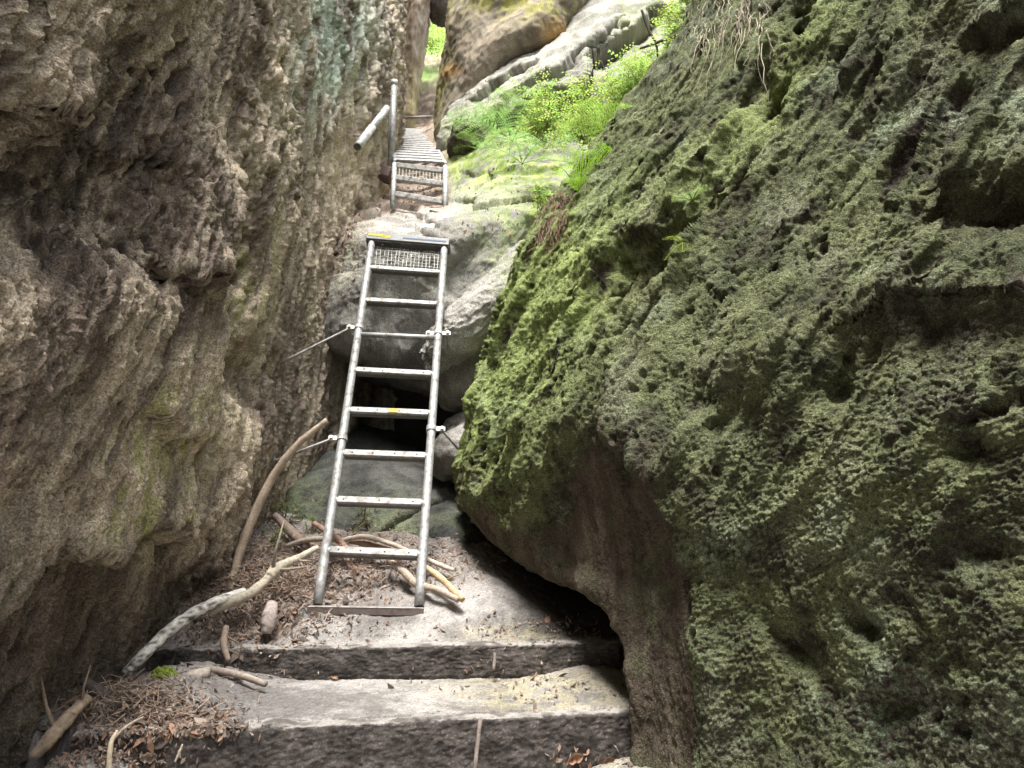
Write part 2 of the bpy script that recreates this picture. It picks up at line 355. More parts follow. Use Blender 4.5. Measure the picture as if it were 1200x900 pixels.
# ------------------------------------------------------------------ right mossy rock
def right_rock():
    rows = [
     [(745,1050,2.2),(765,1050,2.13),(785,1050,2.06),(808,1050,1.98),(900,1050,1.83),(1040,1050,1.65),(1200,1050,1.46)],
     [(745,900,2.35),(765,900,2.28),(785,900,2.2),(808,900,2.12),(900,900,1.95),(1040,900,1.75),(1200,900,1.55)],
     [(742,800,2.42),(765,800,2.33),(788,800,2.24),(812,800,2.13),(905,800,1.97),(1040,800,1.77),(1200,800,1.56)],
     [(730,745,2.55),(760,740,2.42),(785,735,2.3),(812,730,2.17),(905,720,2.0),(1040,710,1.8),(1200,710,1.58)],
     [(705,702,2.75),(745,690,2.5),(780,685,2.36),(812,670,2.2),(905,640,2.03),(1040,625,1.83),(1200,620,1.6)],
     [(640,672,3.15),(690,655,2.85),(745,630,2.55),(808,600,2.22),(905,570,2.07),(1040,550,1.87),(1200,540,1.62)],
     [(575,628,3.5),(635,605,3.15),(700,570,2.8),(780,535,2.32),(900,500,2.12),(1040,475,1.92),(1200,460,1.66)],
     [(550,575,3.68),(605,545,3.3),(665,505,2.95),(735,475,2.6),(880,430,2.22),(1035,400,2.0),(1200,380,1.72)],
     [(562,505,3.75),(615,470,3.4),(675,430,3.1),(745,400,2.8),(875,360,2.38),(1035,325,2.1),(1200,300,1.8)],
     [(577,440,3.85),(630,400,3.5),(690,360,3.25),(760,330,3.0),(880,290,2.55),(1035,250,2.2),(1200,220,1.88)],
     [(595,370,3.95),(650,325,3.65),(710,290,3.4),(775,260,3.2),(890,215,2.75),(1040,170,2.35),(1200,140,1.98)],
     [(622,295,4.05),(675,255,3.8),(730,215,3.6),(795,185,3.4),(900,135,2.95),(1045,90,2.5),(1200,60,2.1)],
     [(660,235,4.2),(710,190,4.0),(760,155,3.8),(815,120,3.6),(915,60,3.15),(1050,10,2.65),(1200,-20,2.2)],
     [(710,175,4.4),(755,135,4.2),(800,95,4.0),(850,50,3.8),(940,-20,3.35),(1060,-70,2.8),(1200,-110,2.35)],
     [(770,105,4.7),(805,60,4.5),(845,10,4.3),(885,-40,4.1),(965,-110,3.6),(1070,-170,3.0),(1200,-210,2.5)],
     [(822,0,5.0),(850,-50,4.8),(880,-90,4.6),(920,-140,4.4),(990,-220,3.9),(1080,-290,3.3),(1200,-330,2.8)]]
    G_ = []
    for ri, r in enumerate(rows):
        pts = [P(*q) for q in r]
        k9 = P(1420, r[-1][1] + (0 if ri < 8 else -40), r[-1][2]*0.88)
        k10 = k9 + np.array([0.25, -1.0, 0.0]); k11 = k9 + np.array([0.6, -4.0, 0.0])
        h1 = pts[0] + np.array([0.10, 0.50, 0.02]); h0 = pts[0] + np.array([0.75, 1.3, -0.05])
        if ri < 5: h1 = pts[0] + np.array([0.30, 0.35, 0.0]); h0 = pts[0] + np.array([1.0, 1.5, 0.0])
        if ri >= 12: h1 = pts[0] + np.array([0.25, 0.55, 0.0]); h0 = pts[0] + np.array([0.9, 1.4, 0.1])
        G_.append([h0, h1] + pts + [k9, k10, k11])
    top = [q + np.array([0.35, 0.45, 1.3]) for q in G_[-1]]; top2 = [q + np.array([.9, 1.0, 4.6]) for q in G_[-1]]
    G_ += [top, top2]
    nR = len(G_); nC = len(G_[0])
    rd = [14] + [56]*(nR - 5) + [40, 16, 8, 6][:4]; rd = rd[:nR - 1]
    cd = [8, 30, 66, 72, 72, 82, 92, 92, 26, 8, 5]
    D1 = P(860, 60, 3.3) - P(700, 330, 3.25); D2 = P(900, 700, 2.0) - P(990, 860, 1.8)
    def coarse(p, n, px, py):
        under = sst(0, 30, py - np.interp(px, [540, 600, 680, 700, 740, 800, 815], [575, 610, 560, 470, 515, 600, 900]))
        px = px + 22*fbm(p*4, 3, 201)*(1 - under); py = py + (34*fbm(p*4, 3, 202) + 6*fbm(p*12, 2, 203))*(1 - .6*under)
        lo = sst(520, 720, py + 0.3*(px - 1000))[..., None]
        q = stretch(p, D1, 0.3)*(1 - lo) + stretch(p, D2, 0.35)*lo
        f = 0.09*fbm(p*1.4, 3, 205) + 0.105*ridged(stretch(p, D1, .22)*3.4, 3, 209)*(1 - .6*lo[..., 0])
        f = f*(1 - .75*under*sst(820, 800, px))
        f = f + 0.10*ledge(px, py, [(960, 420), (1000, 395), (1040, 380), (1080, 352), (1130, 362), (1200, 362), (1500, 350)], 60, 50)
        f = f - 0.12*gauss(px, py, 1160, 240, 60, 26, -15)
        f = f + 0.10*ledge(px, py, [(1120, 60), (1160, 35), (1200, 25), (1500, -40)], 40, 18)
        f = f - 0.16*gauss(px, py, 752, 320, 44, 17, -45)
        f = f + 0.06*gauss(px, py, 770, 350, 90, 12, -42) + 0.05*gauss(px, py, 730, 290, 80, 12, -45)
        f = f - 0.09*gauss(px, py, 895, 110, 12, 24, 20) - 0.07*gauss(px, py, 862, 105, 8, 16, 10) - 0.09*gauss(px, py, 935, 20, 14, 22, 30) - .06*gauss(px, py, 915, 110, 10, 22, 25)
        f = f - 0.05*gauss(px, py, 855, 480, 24, 20, 0) - 0.05*gauss(px, py, 985, 460, 22, 14, 0) - 0.06*gauss(px, py, 1145, 530, 18, 12, 0)
        f = f - 0.07*gauss(px, py, 1010, 735, 8, 14, -35) - 0.05*gauss(px, py, 930, 770, 8, 50, -38) - 0.06*gauss(px, py, 1045, 830, 22, 22, 0) - 0.05*gauss(px, py, 1150, 655, 22, 12, 10)
        f = f - 0.07*gauss(px, py, 860, 240, 8, 24, 25)
        f = f + 0.05*gauss(px, py, 825, 700, 12, 130, -3)     # the edge beside the crease
        return f
    def masks(p, px, py):
        lip = np.interp(px, [540, 560, 600, 650, 680, 700, 740, 770, 800, 812, 830, 900, 1200], [570, 590, 628, 640, 590, 480, 535, 560, 600, 800, 1000, 1200, 1200])
        un = fbm(p*6, 3, 230)
        bare = sst(-30, 36, py - lip + 90*un + 40*fbm(p*22, 2, 231) + 30*gn(p*80, 232))*sst(830, 805, px)
        legm = gauss(px, py, 765, 700, 22, 120, 0)*sst(-.1, .2, un)
        return bare, legm
    def fine(p, n, px, py):
        lo = sst(520, 720, py + 0.3*(px - 1000))[..., None]
        bare, _ = masks(p, px, py)
        qa = stretch(p, D1, 0.3); qb = stretch(p, D2, 0.35)
        qa = qa*(1 - lo) + qb*lo
        wq = qa + 0.05*np.stack([gn(qa*5, 241), gn(qa*5, 242), gn(qa*5, 243)], -1)
        wl = worley(wq*8, 4); wl2 = worley(p*14 + .1*wq, 6)
        r1 = ridged(wq*7.5, 3, 211)
        pit = -np.maximum(0, .44 - wl)*0.10*sst(-.05, .35, fbm(p*2.5, 2, 221))*(.55 + .45*sst(560, 300, py)) - sst(.34, .12, wl2)*0.022*sst(.0, .3, fbm(p*3, 2, 223))
        up = sst(560, 330, py)
        g = (0.034*(r1 - .3)*(.22 + 1.0*up) + 1.4*pit)
        gr = 0.008*fbm(p*20, 2, 251) + 0.006*(.45 - worley(p*72, 9))*sst(-.4, .1, fbm(p*9, 2, 255)) + 0.007*gn(p*120, 271) + .006*gn(p*60, 272)
        st = 0.010*ridged(stretch(p, (0, .2, 1), .25)*16, 3, 281) + .012*fbm(p*9, 3, 283) + .0035*gn(p*80, 282) - .03*np.maximum(0, .3 - worley(p*15, 12))
        return (g + gr)*(1 - bare) + (st + .35*pit)*bare
    def colour(p, n, px, py, f):
        bare, legm = masks(p, px, py)
        a = fbm(p*2.0, 4, 290); b = fbm(p*11, 3, 300); s = gn(p*75, 310)
        moss = mixc((0.070, 0.080, 0.044), (0.145, 0.160, 0.080), sst(-.3, .3, a + .5*b))
        moss = mixc(moss, (0.18, 0.19, 0.13), sst(.0, .4, fbm(p*4, 3, 320))*.6)
        br = gauss(px, py, 595, 440, 50, 130, 20)*1.2 + .8*gauss(px, py, 680, 330, 40, 90, 30) + .6*gauss(px, py, 900, 120, 160, 26, -55)
        moss = mixc(moss, (0.27, 0.33, 0.115), np.clip(br, 0, 1)*.85)
        brown = mixc((0.050, 0.040, 0.032), (0.085, 0.068, 0.052), sst(-.3, .3, b))
        cov = sst(-.34, .06, a*.4 + b*.40 + .36*s + f*9 + .12*n[..., 2])
        cov = cov*(1 - bare) + .75*legm*sst(-.1, .25, b + .4*s)*bare
        rec = np.clip(gauss(px, py, 1110, 388, 80, 20, 0) + gauss(px, py, 1160, 245, 50, 22, -15) + gauss(px, py, 752, 320, 40, 14, -45) + .8*gauss(px, py, 1170, 50, 40, 18, 0), 0, 1)
        cov = cov*(1 - .85*rec)
        c = mixc(brown, moss, np.clip(cov, 0, 1))
        pale = sst(.12, .4, fbm(p*3.3, 3, 330) + .25*b)*.45 + 1.2*gauss(px, py, 1110, 140, 60, 7, -8)*sst(-.2, .1, b) + .6*gauss(px, py, 850, 640, 34, 14, -20) + .5*gauss(px, py, 1020, 850, 14, 40, -25)
        c = mixc(c, (0.27, 0.32, 0.23), np.clip(pale*(1 - bare)*sst(-.3, .3, s), 0, .8))
        sp = sst(.2, .5, gn(p*150, 340))*(1 - bare)
        c = c*(1 + .5*sp[..., None])
        dr = sst(-.2, .35, fbm(stretch(p, (0, .2, 1), .15)*14, 3, 350))
        c = c*(1 - (bare*(1 - legm)*.85)[..., None]) + mixc((0.085, 0.068, 0.050), (0.165, 0.135, 0.10), dr)*(bare*(1 - legm)*.85)[..., None]
        c = mixc(c, (0.10, 0.115, 0.06), bare*.45*sst(.0, .3, fbm(p*5, 3, 352)))
        return np.clip(c, .01, .8)
    o = surf('boulder', G_, rd, cd, coarse, fine, colour, M_moss)
    return tag(o, 'huge moss covered overhanging rock filling the right side above the steps', 'boulder')

# ------------------------------------------------------------------ middle rocks
def rock_colour(dark, light, moss=None, moss_fn=None, seed=400):
    def colour(p, n, px, py, f):
        a = fbm(p*2.2, 3, seed); b = fbm(p*9, 3, seed + 4)
        c = mixc(dark, light, sst(-.25, .3, a + .6*b))
        if moss_fn is not None:
            m = np.clip(moss_fn(px, py)*sst(-.35, .1, b + .6*a + .5*gn(p*40, seed + 9)), 0, 1)
            mm = mixc((0.17, 0.24, 0.05), (0.37, 0.43, 0.14), sst(-.2, .3, fbm(p*5, 2, seed + 8)))
            c = c*(1 - m[..., None]) + mm*m[..., None]
        return np.clip(c*(1 + .3*sst(.2, .5, gn(p*90, seed + 12))[..., None]), .01, .8)
    return colour

def centre_boulder():
    rows = [
     [(330,455,6.3),(375,450,6.3),(420,450,6.3),(470,455,6.3),(520,450,6.3),(570,440,6.3),(620,430,6.3),(690,430,6.3)],
     [(345,405,5.0),(380,412,4.9),(420,418,4.8),(470,446,4.85),(520,456,4.95),(570,440,5.0),(620,410,5.1),(690,400,5.2)],
     [(352,370,4.98),(385,352,4.82),(425,350,4.68),(470,368,4.66),(520,372,4.75),(575,355,4.9),(630,335,5.1),(700,320,5.3)],
     [(368,330,5.1),(395,310,4.98),(430,310,4.80),(475,320,4.76),(525,312,4.83),(580,292,5.0),(635,270,5.2),(705,250,5.4)],
     [(380,297,5.3),(402,280,5.12),(435,274,4.92),(480,279,4.88),(530,266,5.0),(585,247,5.2),(640,226,5.45),(705,210,5.7)],
     [(390,272,5.6),(410,257,5.5),(440,257,5.4),(485,263,5.45),(535,253,5.5),(590,222,5.6),(640,205,5.8),(705,190,6.0)],
     [(405,247,6.1),(420,234,6.1),(445,246,6.05),(488,250,6.05),(540,236,6.0),(590,195,6.1),(645,180,6.3),(705,165,6.5)],
     [(425,217,6.9),(435,207,6.9),(450,214,6.9),(490,216,6.9),(535,194,6.8),(590,162,6.8),(645,150,7.0),(710,140,7.2)],
     [(440,190,8.2),(450,184,8.2),(470,178,8.2),(495,175,8.2),(530,152,7.9),(580,132,7.8),(640,120,7.8),(715,100,7.9)],
     [(448,166,10.4),(455,162,10.4),(468,158,10.4),(500,150,10.4),(535,135,9.5),(590,110,9),(650,90,9),(725,60,9)]]
    for r_ in rows: r_.append((1050, r_[-1][1] - 60, r_[-1][2] + .2))
    G_ = [[P(*q) for q in r] for r in rows]
    def coarse(p, n, px, py):
        px = px + 14*fbm(p*3, 3, 398); py = py + 16*fbm(p*3, 3, 399)
        f = 0.05*fbm(p*1.6, 3, 401)
        f = f + 0.06*ledge(px, py, [(400, 262), (440, 246), (480, 243), (505, 258), (540, 285)], 8, 2, .3)
        f = f + 0.04*ledge(px, py, [(400, 275), (440, 262), (480, 262), (510, 275), (550, 300)], 8, 2, .3)
        f = f - 0.06*gauss(px, py, 520, 340, 30, 16, -30)
        f = f + 0.04*ledge(px, py, [(520, 232), (545, 238), (575, 244), (620, 232), (690, 215)], 10, 2, .5)
        f = f + 0.025*ledge(px, py, [(505, 215), (540, 203), (580, 205), (640, 198), (700, 180)], 9, 2, .5)
        f = f + 0.015*ledge(px, py, [(510, 180), (560, 172), (620, 178), (690, 160)], 9, 2, .5)
        f = f + 0.09*gauss(px, py, 600, 268, 60, 12, -22) - .06*gauss(px, py, 560, 290, 50, 8, -35)
        return f
    def fine(p, n, px, py):
        return 0.026*fbm(p*6, 5, 420) + 0.026*ridged(p*4, 5, 425) + .010*fbm(p*40, 2, 430) - np.maximum(0, .35 - worley(p*7, 7))*.05*sst(.05, .3, fbm(p*2, 2, 433))
    mf = lambda px, py: np.clip(1.0*sst(520, 560, px + .35*(260 - py))*sst(305, 240, py)*(.45 + .55*sst(240, 200, py)) + .55*gauss(px, py, 600, 290, 35, 30, -30) + .3*gauss(px, py, 405, 300, 14, 40, 20), 0, 1)
    base = rock_colour((0.25, 0.24, 0.215), (0.46, 0.44, 0.40), True, mf, 440)
    def colour(p, n, px, py, f):
        c = base(p, n, px, py, f)
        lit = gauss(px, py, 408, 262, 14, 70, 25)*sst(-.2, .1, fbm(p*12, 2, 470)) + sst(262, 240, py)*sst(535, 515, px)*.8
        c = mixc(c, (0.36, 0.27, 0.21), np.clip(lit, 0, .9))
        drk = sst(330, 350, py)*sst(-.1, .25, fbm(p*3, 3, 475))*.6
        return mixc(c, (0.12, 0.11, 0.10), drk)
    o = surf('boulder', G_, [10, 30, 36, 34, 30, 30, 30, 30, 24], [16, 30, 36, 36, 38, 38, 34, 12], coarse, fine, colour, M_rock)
    tag(o, 'smooth grey wedged rock behind the ladder top with green moss at its right', 'boulder')

def pebble(name, c, rad, label, cat, dark, light, rot=(0, 0, 0), seed=0, amp=.12, n=70, moss_fn=None, mat=None, freq=2.2):
    from mathutils import Euler
    M = np.array(Euler([R(a) for a in rot]).to_matrix())
    th = np.linspace(0.02, math.pi - 0.02, n); ph = np.linspace(0, 2*math.pi, 2*n + 1)
    T, H = np.meshgrid(th, ph, indexing='ij')
    s = np.stack([np.sin(T)*np.cos(H), np.sin(T)*np.sin(H), np.cos(T)], -1)
    sup = np.sign(s)*np.abs(s)**0.85
    Pg = (sup*np.array(rad)) @ M.T + np.asarray(c)
    mr = min(rad)
    ctr = np.asarray(c)
    N = nrm(Pg); out = np.sign(np.sum(N*(Pg - ctr))); 
    co = lambda p, n_, px, py: amp*mr*(1.6*fbm((p - ctr)/mr*.7*freq/2 + seed*5.1, 3, 500 + seed))
    fi = lambda p, n_, px, py: mr*.09*ridged(p/mr*freq + seed, 4, 510 + seed) + .022*fbm(p*11, 4, 525 + seed) + .010*fbm(p*28, 3, 520 + seed)
    o = surf_grid(name, Pg, co, fi, rock_colour(dark, light, True if moss_fn else None, moss_fn, 530 + seed), mat or M_rock, flip=(out < 0))
    # close the seam: both ends of every ring share one position
    if label: tag(o, label, cat)
    return o

def other_rocks():
    # diagonal ridge right of the ladder
    c = (P(528, 412, 4.45) + P(628, 330, 4.75))/2
    Z3 = (0.30, 0.29, 0.26); Z4 = (0.45, 0.43, 0.38)
    G_ = []
    pr = [(505,425,4.45,14),(530,402,4.42,24),(560,372,4.45,27),(590,345,4.55,26),(625,315,4.75,30),(670,285,5.0,34)]
    for k in range(13):
        a = -math.pi*0.25 + 2*math.pi*k/12; row = []
        for (x, y, d, r_) in pr:
            cc = P(x, y, d); t = P(600, 340, 4.6) - P(530, 402, 4.42); t /= np.linalg.norm(t)
            u = np.cross(t, [0, 0, 1.]); u /= np.linalg.norm(u); v = np.cross(u, t)
            rr = r_/F*d
            row.append(cc + rr*(math.cos(a)*v*1.0 + math.sin(a)*u*1.5))
        G_.append(row)
    o = surf('boulder', G_, [16]*12, [30]*5, lambda p, n, px, py: .03*fbm(p*3, 3, 601), lambda p, n, px, py: .030*ridged(stretch(p, (1, .3, .8), .3)*7, 4, 605) + .02*fbm(p*14, 3, 607) + .006*gn(p*60, 608),
             rock_colour(Z3, Z4, True, lambda px, py: .45*sst(560, 610, px), 610), M_rock, flip=True)
    tag(o, 'pale root-like rock rib slanting up to the right from behind the ladder', 'boulder')
    pebble('boulder', P(555, 428, 4.75), (.30, .34, .25), 'rounded grey boulder below the slanting pale rib right of the ladder', 'boulder', (0.21, 0.20, 0.18), (0.44, 0.42, 0.38), (10, -20, 10), 1, .18)
    pebble('boulder', P(547, 535, 4.35), (.21, .3, .15), 'small dark boulder under the rounded one beside the mossy overhang', 'boulder', (0.15, 0.14, 0.125), (0.29, 0.275, 0.25), (0, -15, 0), 2, .25)
    pebble('boulder', P(560, 500, 4.6), (.22, .3, .10), 'flat grey stone wedged between the rounded boulder and the small one below', 'boulder', (0.17, 0.16, 0.145), (0.31, 0.30, 0.27), (0, -22, 0), 3, .2)
    # sloping slab behind the foot of the ladder, back of the cave
    rows = [[(270,690,3.65),(330,680,3.65),(400,675,3.7),(470,672,3.7),(540,668,3.7),(620,690,3.7),(720,730,3.6)],
            [(285,655,3.8),(335,645,3.8),(400,640,3.82),(470,638,3.82),(540,632,3.85),(620,650,3.9),(740,700,3.7)],
            [(300,620,4.0),(345,605,4.0),(405,598,4.0),(470,595,4.0),(540,590,4.1),(620,610,4.2),(760,660,4.0)],
            [(315,580,4.3),(350,565,4.25),(405,560,4.2),(470,558,4.25),(540,560,4.4),(630,585,4.5),(780,640,4.4)],
            [(320,550,4.7),(355,540,4.6),(410,538,4.55),(470,540,4.6),(540,548,4.8),(640,570,4.9),(800,620,4.8)],
            [(325,500,5.6),(355,495,5.6),(410,500,5.6),(470,510,5.6),(545,520,5.6),(650,540,5.6),(820,580,5.5)]]
    G_ = [[P(*q) for q in r] for r in rows]
    mf = lambda px, py: .45*np.clip(.7*gauss(px, py, 345, 610, 30, 40, 0) + .55*gauss(px, py, 460, 620, 30, 24, 0) + .4*gauss(px, py, 550, 625, 30, 20), 0, .8)
    o = surf('boulder', G_, [20, 30, 30, 26, 18], [30, 34, 34, 34, 34, 30], lambda p, n, px, py: .05*fbm(p*2, 3, 621) + .05*ledge(px, py, [(420, 640), (470, 605), (540, 575)], 8, 3, .2),
             lambda p, n, px, py: .022*ridged(p*6, 4, 625) + .012*fbm(p*30, 3, 628), rock_colour((0.055, 0.056, 0.052), (0.12, 0.12, 0.11), True, mf, 630), M_rock)
    tag(o, 'low sloping grey slab behind the foot of the ladder with moss patches', 'boulder')
    rows = [[(200,900,5.0),(400,860,5.2),(600,850,5.4),(760,850,4.8),(900,850,4.0)], [(250,700,5.6),(400,700,5.9),(600,700,5.9),(780,700,5.0),(950,700,4.2)],
            [(280,520,6.4),(400,520,6.6),(600,520,6.6),(780,520,5.6),(950,520,4.6)], [(300,380,6.6),(400,380,6.8),(600,380,6.8),(800,380,6.2),(950,380,5.2)], [(300,262,7.0),(400,262,7.0),(600,258,7.2),(800,240,7.0),(950,240,6)]]
    for r_ in rows: r_.append((1150, r_[-1][1], r_[-1][2] - .6))
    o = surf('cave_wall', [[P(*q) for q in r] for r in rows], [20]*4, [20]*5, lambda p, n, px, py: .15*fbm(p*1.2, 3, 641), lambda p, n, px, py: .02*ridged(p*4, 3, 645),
             rock_colour((0.05, 0.045, 0.04), (0.08, 0.07, 0.06), None, None, 650), M_rock)  # rock tone set near black to deepen the hollow's shade
    tag(o, 'rock face closing the shaded hollow behind the ladder, coloured dark for the shade', 'rock wall')
    # light slab in the upper middle
    rows = [[(505,215,7.6),(560,205,7.4),(610,195,7.3),(660,185,7.2),(730,180,7.0),(810,170,6.9),(900,160,6.9)],
            [(515,165,7.4),(560,150,7.1),(610,130,6.9),(660,112,6.8),(730,108,6.8),(810,105,6.9),(900,100,6.9)],
            [(528,128,7.7),(570,102,7.45),(620,82,7.3),(670,60,7.25),(735,50,7.2),(815,45,7.2),(900,40,7.2)],
            [(543,98,8.4),(590,66,8.4),(640,34,8.4),(690,-15,8.4),(750,-50,8.3),(830,-55,8.2),(920,-60,8.1)],
            [(560,60,9.6),(610,20,9.6),(660,-20,9.6),(710,-100,9.6),(770,-150,9.6),(850,-160,9.6),(940,-170,9.6)]]
    def cz(p, n, px, py):
        f = .06*fbm(p*1.2, 3, 661); px = px + 22*fbm(p*2, 3, 662); py = py + 22*fbm(p*2.4, 3, 663)
        f = f + .22*ledge(px, py, [(575, 140), (640, 108), (672, 112), (700, 60), (735, 38), (800, 5)], 22, 3, .4)
        f = f + .12*ledge(px, py, [(540, 125), (580, 98), (625, 80), (640, 78)], 10, 2, .4) + .10*ledge(px, py, [(545, 150), (600, 118), (650, 92), (700, 55), (760, 15)], 9, 2, .4)
        return f
    mf = lambda px, py: np.clip(sst(545, 620, px + 1.6*(py - 110))*.5*sst(80, 130, py) + .35*sst(700, 740, px) + .08, 0, .8)
    o = surf('boulder', [[P(*q) for q in r] for r in rows], [20, 60, 56, 24], [44]*6, cz, lambda p, n, px, py: .05*ridged(stretch(p, P(700, 60, 7.3) - P(560, 140, 7.3), .3)*3.5, 4, 665) + .03*fbm(p*6, 3, 667) + .014*fbm(p*25, 2, 668),
             rock_colour((0.27, 0.26, 0.23), (0.48, 0.46, 0.41), True, mf, 670), M_rock)
    tag(o, 'long pale rock slab with ridges sloping up to the top right corner', 'boulder')
    # brown overhanging boulder at the top
    rows = [[(504,190,9.6),(514,178,9.0),(548,140,8.8),(592,98,8.6),(640,72,8.6),(676,48,8.6),(705,12,8.6),(740,-40,8.8)],
            [(506,178,9.2),(513,166,8.0),(545,134,7.85),(590,92,7.8),(640,67,7.8),(668,44,7.8),(690,4,8.0),(715,-50,8.2)],
            [(514,110,9.2),(518,104,8.2),(548,84,7.7),(595,46,7.5),(638,22,7.45),(662,4,7.6),(682,-38,7.9),(710,-90,8.1)],
            [(523,50,9.2),(529,42,8.1),(555,22,7.8),(600,2,7.7),(642,-28,7.7),(665,-60,7.8),(685,-90,8.0),(715,-140,8.2)],
            [(530,0,9.4),(536,-15,8.4),(570,-50,8.0),(610,-75,7.8),(648,-95,7.9),(672,-120,8.0),(695,-150,8.1),(725,-190,8.3)],
            [(540,-60,10),(560,-90,9.6),(590,-110,9.5),(630,-130,9.4),(660,-150,9.4),(685,-180,9.4),(710,-200,9.5),(740,-240,9.6)]]
    def co(p, n, px, py, f):
        a = fbm(p*1.6, 3, 680); b = fbm(p*8, 3, 684)
        c = mixc((0.17, 0.145, 0.11), (0.36, 0.31, 0.24), sst(-.3, .3, a + .6*b))
        c = mixc(c, (0.42, 0.24, 0.085), np.clip(1.1*gauss(px, py, 650, 42, 10, 12, -30) + gauss(px, py, 528, 84, 8, 5, -20) + .15*sst(.1, .4, b), 0, .9))
        m = np.clip(gauss(px, py, 600, 0, 70, 16, 5) + .8*gauss(px, py, 512, 130, 8, 70, 8), 0, 1)*sst(-.2, .15, b)
        return np.clip(mixc(c, (0.34, 0.33, 0.085), m), .01, .8)
    o = surf('boulder', [[P(*q) for q in r] for r in rows], [18, 36, 34, 28, 16], [16, 34, 40, 40, 40, 34, 20],
             lambda p, n, px, py: .10*fbm(p*1.1, 3, 690) + .10*gauss(px, py, 648, 42, 16, 14, -30) - .12*gauss(px, py, 665, 50, 8, 30, 30),
             lambda p, n, px, py: .040*ridged(p*3.0, 5, 694) + .014*fbm(p*20, 3, 698), co, M_rock)
    tag(o, 'brown overhanging boulder with an orange patch above the pale slab', 'boulder')
    pebble('boulder', P(519, 4, 11.5), (.21, .35, .27), 'dark stone jammed in the narrow gap at the top of the cleft', 'boulder', (0.09, 0.08, 0.07), (0.16, 0.14, 0.12), (0, 10, 0), 4, .1)
    pebble('boulder', P(548, 168, 7.0), (.17, .2, .17), 'small dark mossy boulder beside the right edge of the upper walkway', 'boulder', (0.07, 0.06, 0.045), (0.15, 0.13, 0.095), (0, 20, 0), 5, .35, moss_fn=lambda px, py: .5*sst(160, 148, py))
    # rock face beyond the walkway
    rows = [[(440,200,11.4),(462,190,11.2),(478,185,11.2),(486,180,11.5),(490,180,13)], [(440,140,11.6),(463,140,11.3),(480,135,11.1),(484,130,11.4),(488,130,13)],
            [(445,80,11.8),(466,80,11.3),(482,75,11.2),(491,70,11.5),(494,70,13)], [(450,20,12),(472,20,11.3),(488,10,11.1),(503,5,11.4),(506,5,13)],
            [(450,-60,12.2),(474,-60,11.4),(490,-60,11.2),(505,-60,11.5),(508,-60,13)]]
    def cf(p, n, px, py, f):
        b = fbm(stretch(p, (0, 0, 1), .3)*7, 3, 700)
        c = mixc((0.25, 0.19, 0.13), (0.45, 0.38, 0.30), sst(-.3, .3, b)); c = mixc(c, (0.30, 0.29, 0.08), gauss(px, py, 490, 130, 8, 40)*.7)
        return c
    o = surf('rock_face', [[P(*q) for q in r] for r in rows], [26]*4, [14, 26, 26, 10], lambda p, n, px, py: .08*fbm(p*1.4, 3, 704), lambda p, n, px, py: .07*ridged(stretch(p, (0, 0, 1), .3)*5, 4, 708) + .03*fbm(p*14, 3, 709), cf, M_rock)
    tag(o, 'grooved brown rock face beyond the upper end of the metal walkway', 'rock face')
    # littered slope beyond the gap
    rows = [[(455,175,10.3),(480,168,10.3),(505,160,10.3),(530,150,10.3)], [(462,140,11.8),(485,135,11.8),(508,130,11.8),(535,120,11.8)],
            [(470,90,13.5),(490,85,13.5),(512,85,13.5),(540,80,13.5)], [(470,45,15.5),(490,45,15.5),(515,45,15.5),(545,45,15.5)], [(460,-20,18),(490,-20,18),(520,-20,18),(560,-20,18)]]
    def cg(p, n, px, py, f):
        b = fbm(p*5, 3, 712); c = mixc((0.16, 0.12, 0.09), (0.36, 0.29, 0.23), sst(-.2, .3, b + .6*gn(p*14, 715)))
        return mixc(c, (0.16, 0.30, 0.05), np.clip(sst(72, 58, py) + .7*gauss(px, py, 500, 88, 12, 8), 0, 1))
    o = surf('path', [[P(*q) for q in r] for r in rows], [16]*4, [14]*3, lambda p, n, px, py: .08*fbm(p*1.5, 3, 720), lambda p, n, px, py: .06*fbm(p*6, 3, 724), cg, M_sand)
    tag(o, kind='structure')

# ------------------------------------------------------------------ ground: treads of sand, mound, floor of the hollow
B1L, B1R = P(85, 862, 2.12), P(745, 833, 2.42)
B2L, B2R = P(175, 762, 2.80), P(725, 753, 2.90)
def beamY(X, L, Rr): return L[1] + (X - L[0])*(Rr[1] - L[1])/(Rr[0] - L[0])
def beamZ(X, L, Rr): return L[2] + (X - L[0])*(Rr[2] - L[2])/(Rr[0] - L[0])
gp = np.array([P(*q) for q in [(120,800,2.6),(190,765,2.8),(300,758,2.86),(400,756,2.88),(560,754,2.88),(680,752,2.9),(330,716,3.1),(430,717,3.12),(500,716,3.13),(600,722,3.1),
   (290,705,3.1),(235,730,2.95),(330,665,3.35),(260,690,3.2),(430,680,3.35),(390,650,3.6),(480,655,3.55),(540,665,3.4),(300,645,3.5),(350,640,3.62),(372,703,3.17),(372,680,3.34),(372,662,3.48),(405,690,3.27),(620,690,3.4),(680,725,3.1),(720,745,2.9),(560,630,3.9),(640,660,3.9),
   (760,720,3.2),(800,760,3.0)]])
def tps(gp):
    n = len(gp); d = np.linalg.norm(gp[:, None, :2] - gp[None, :, :2], axis=-1)
    K = np.where(d > 0, d*d*np.log(np.maximum(d, 1e-9)), 0) + np.eye(n)*0.01
    A = np.zeros((n+3, n+3)); A[:n, :n] = K; A[:n, n] = 1; A[:n, n+1:] = gp[:, :2]; A[n:, :n] = A[:n, n:].T
    b = np.zeros(n+3); b[:n] = gp[:, 2]; return np.linalg.solve(A, b)
TW = tps(gp)
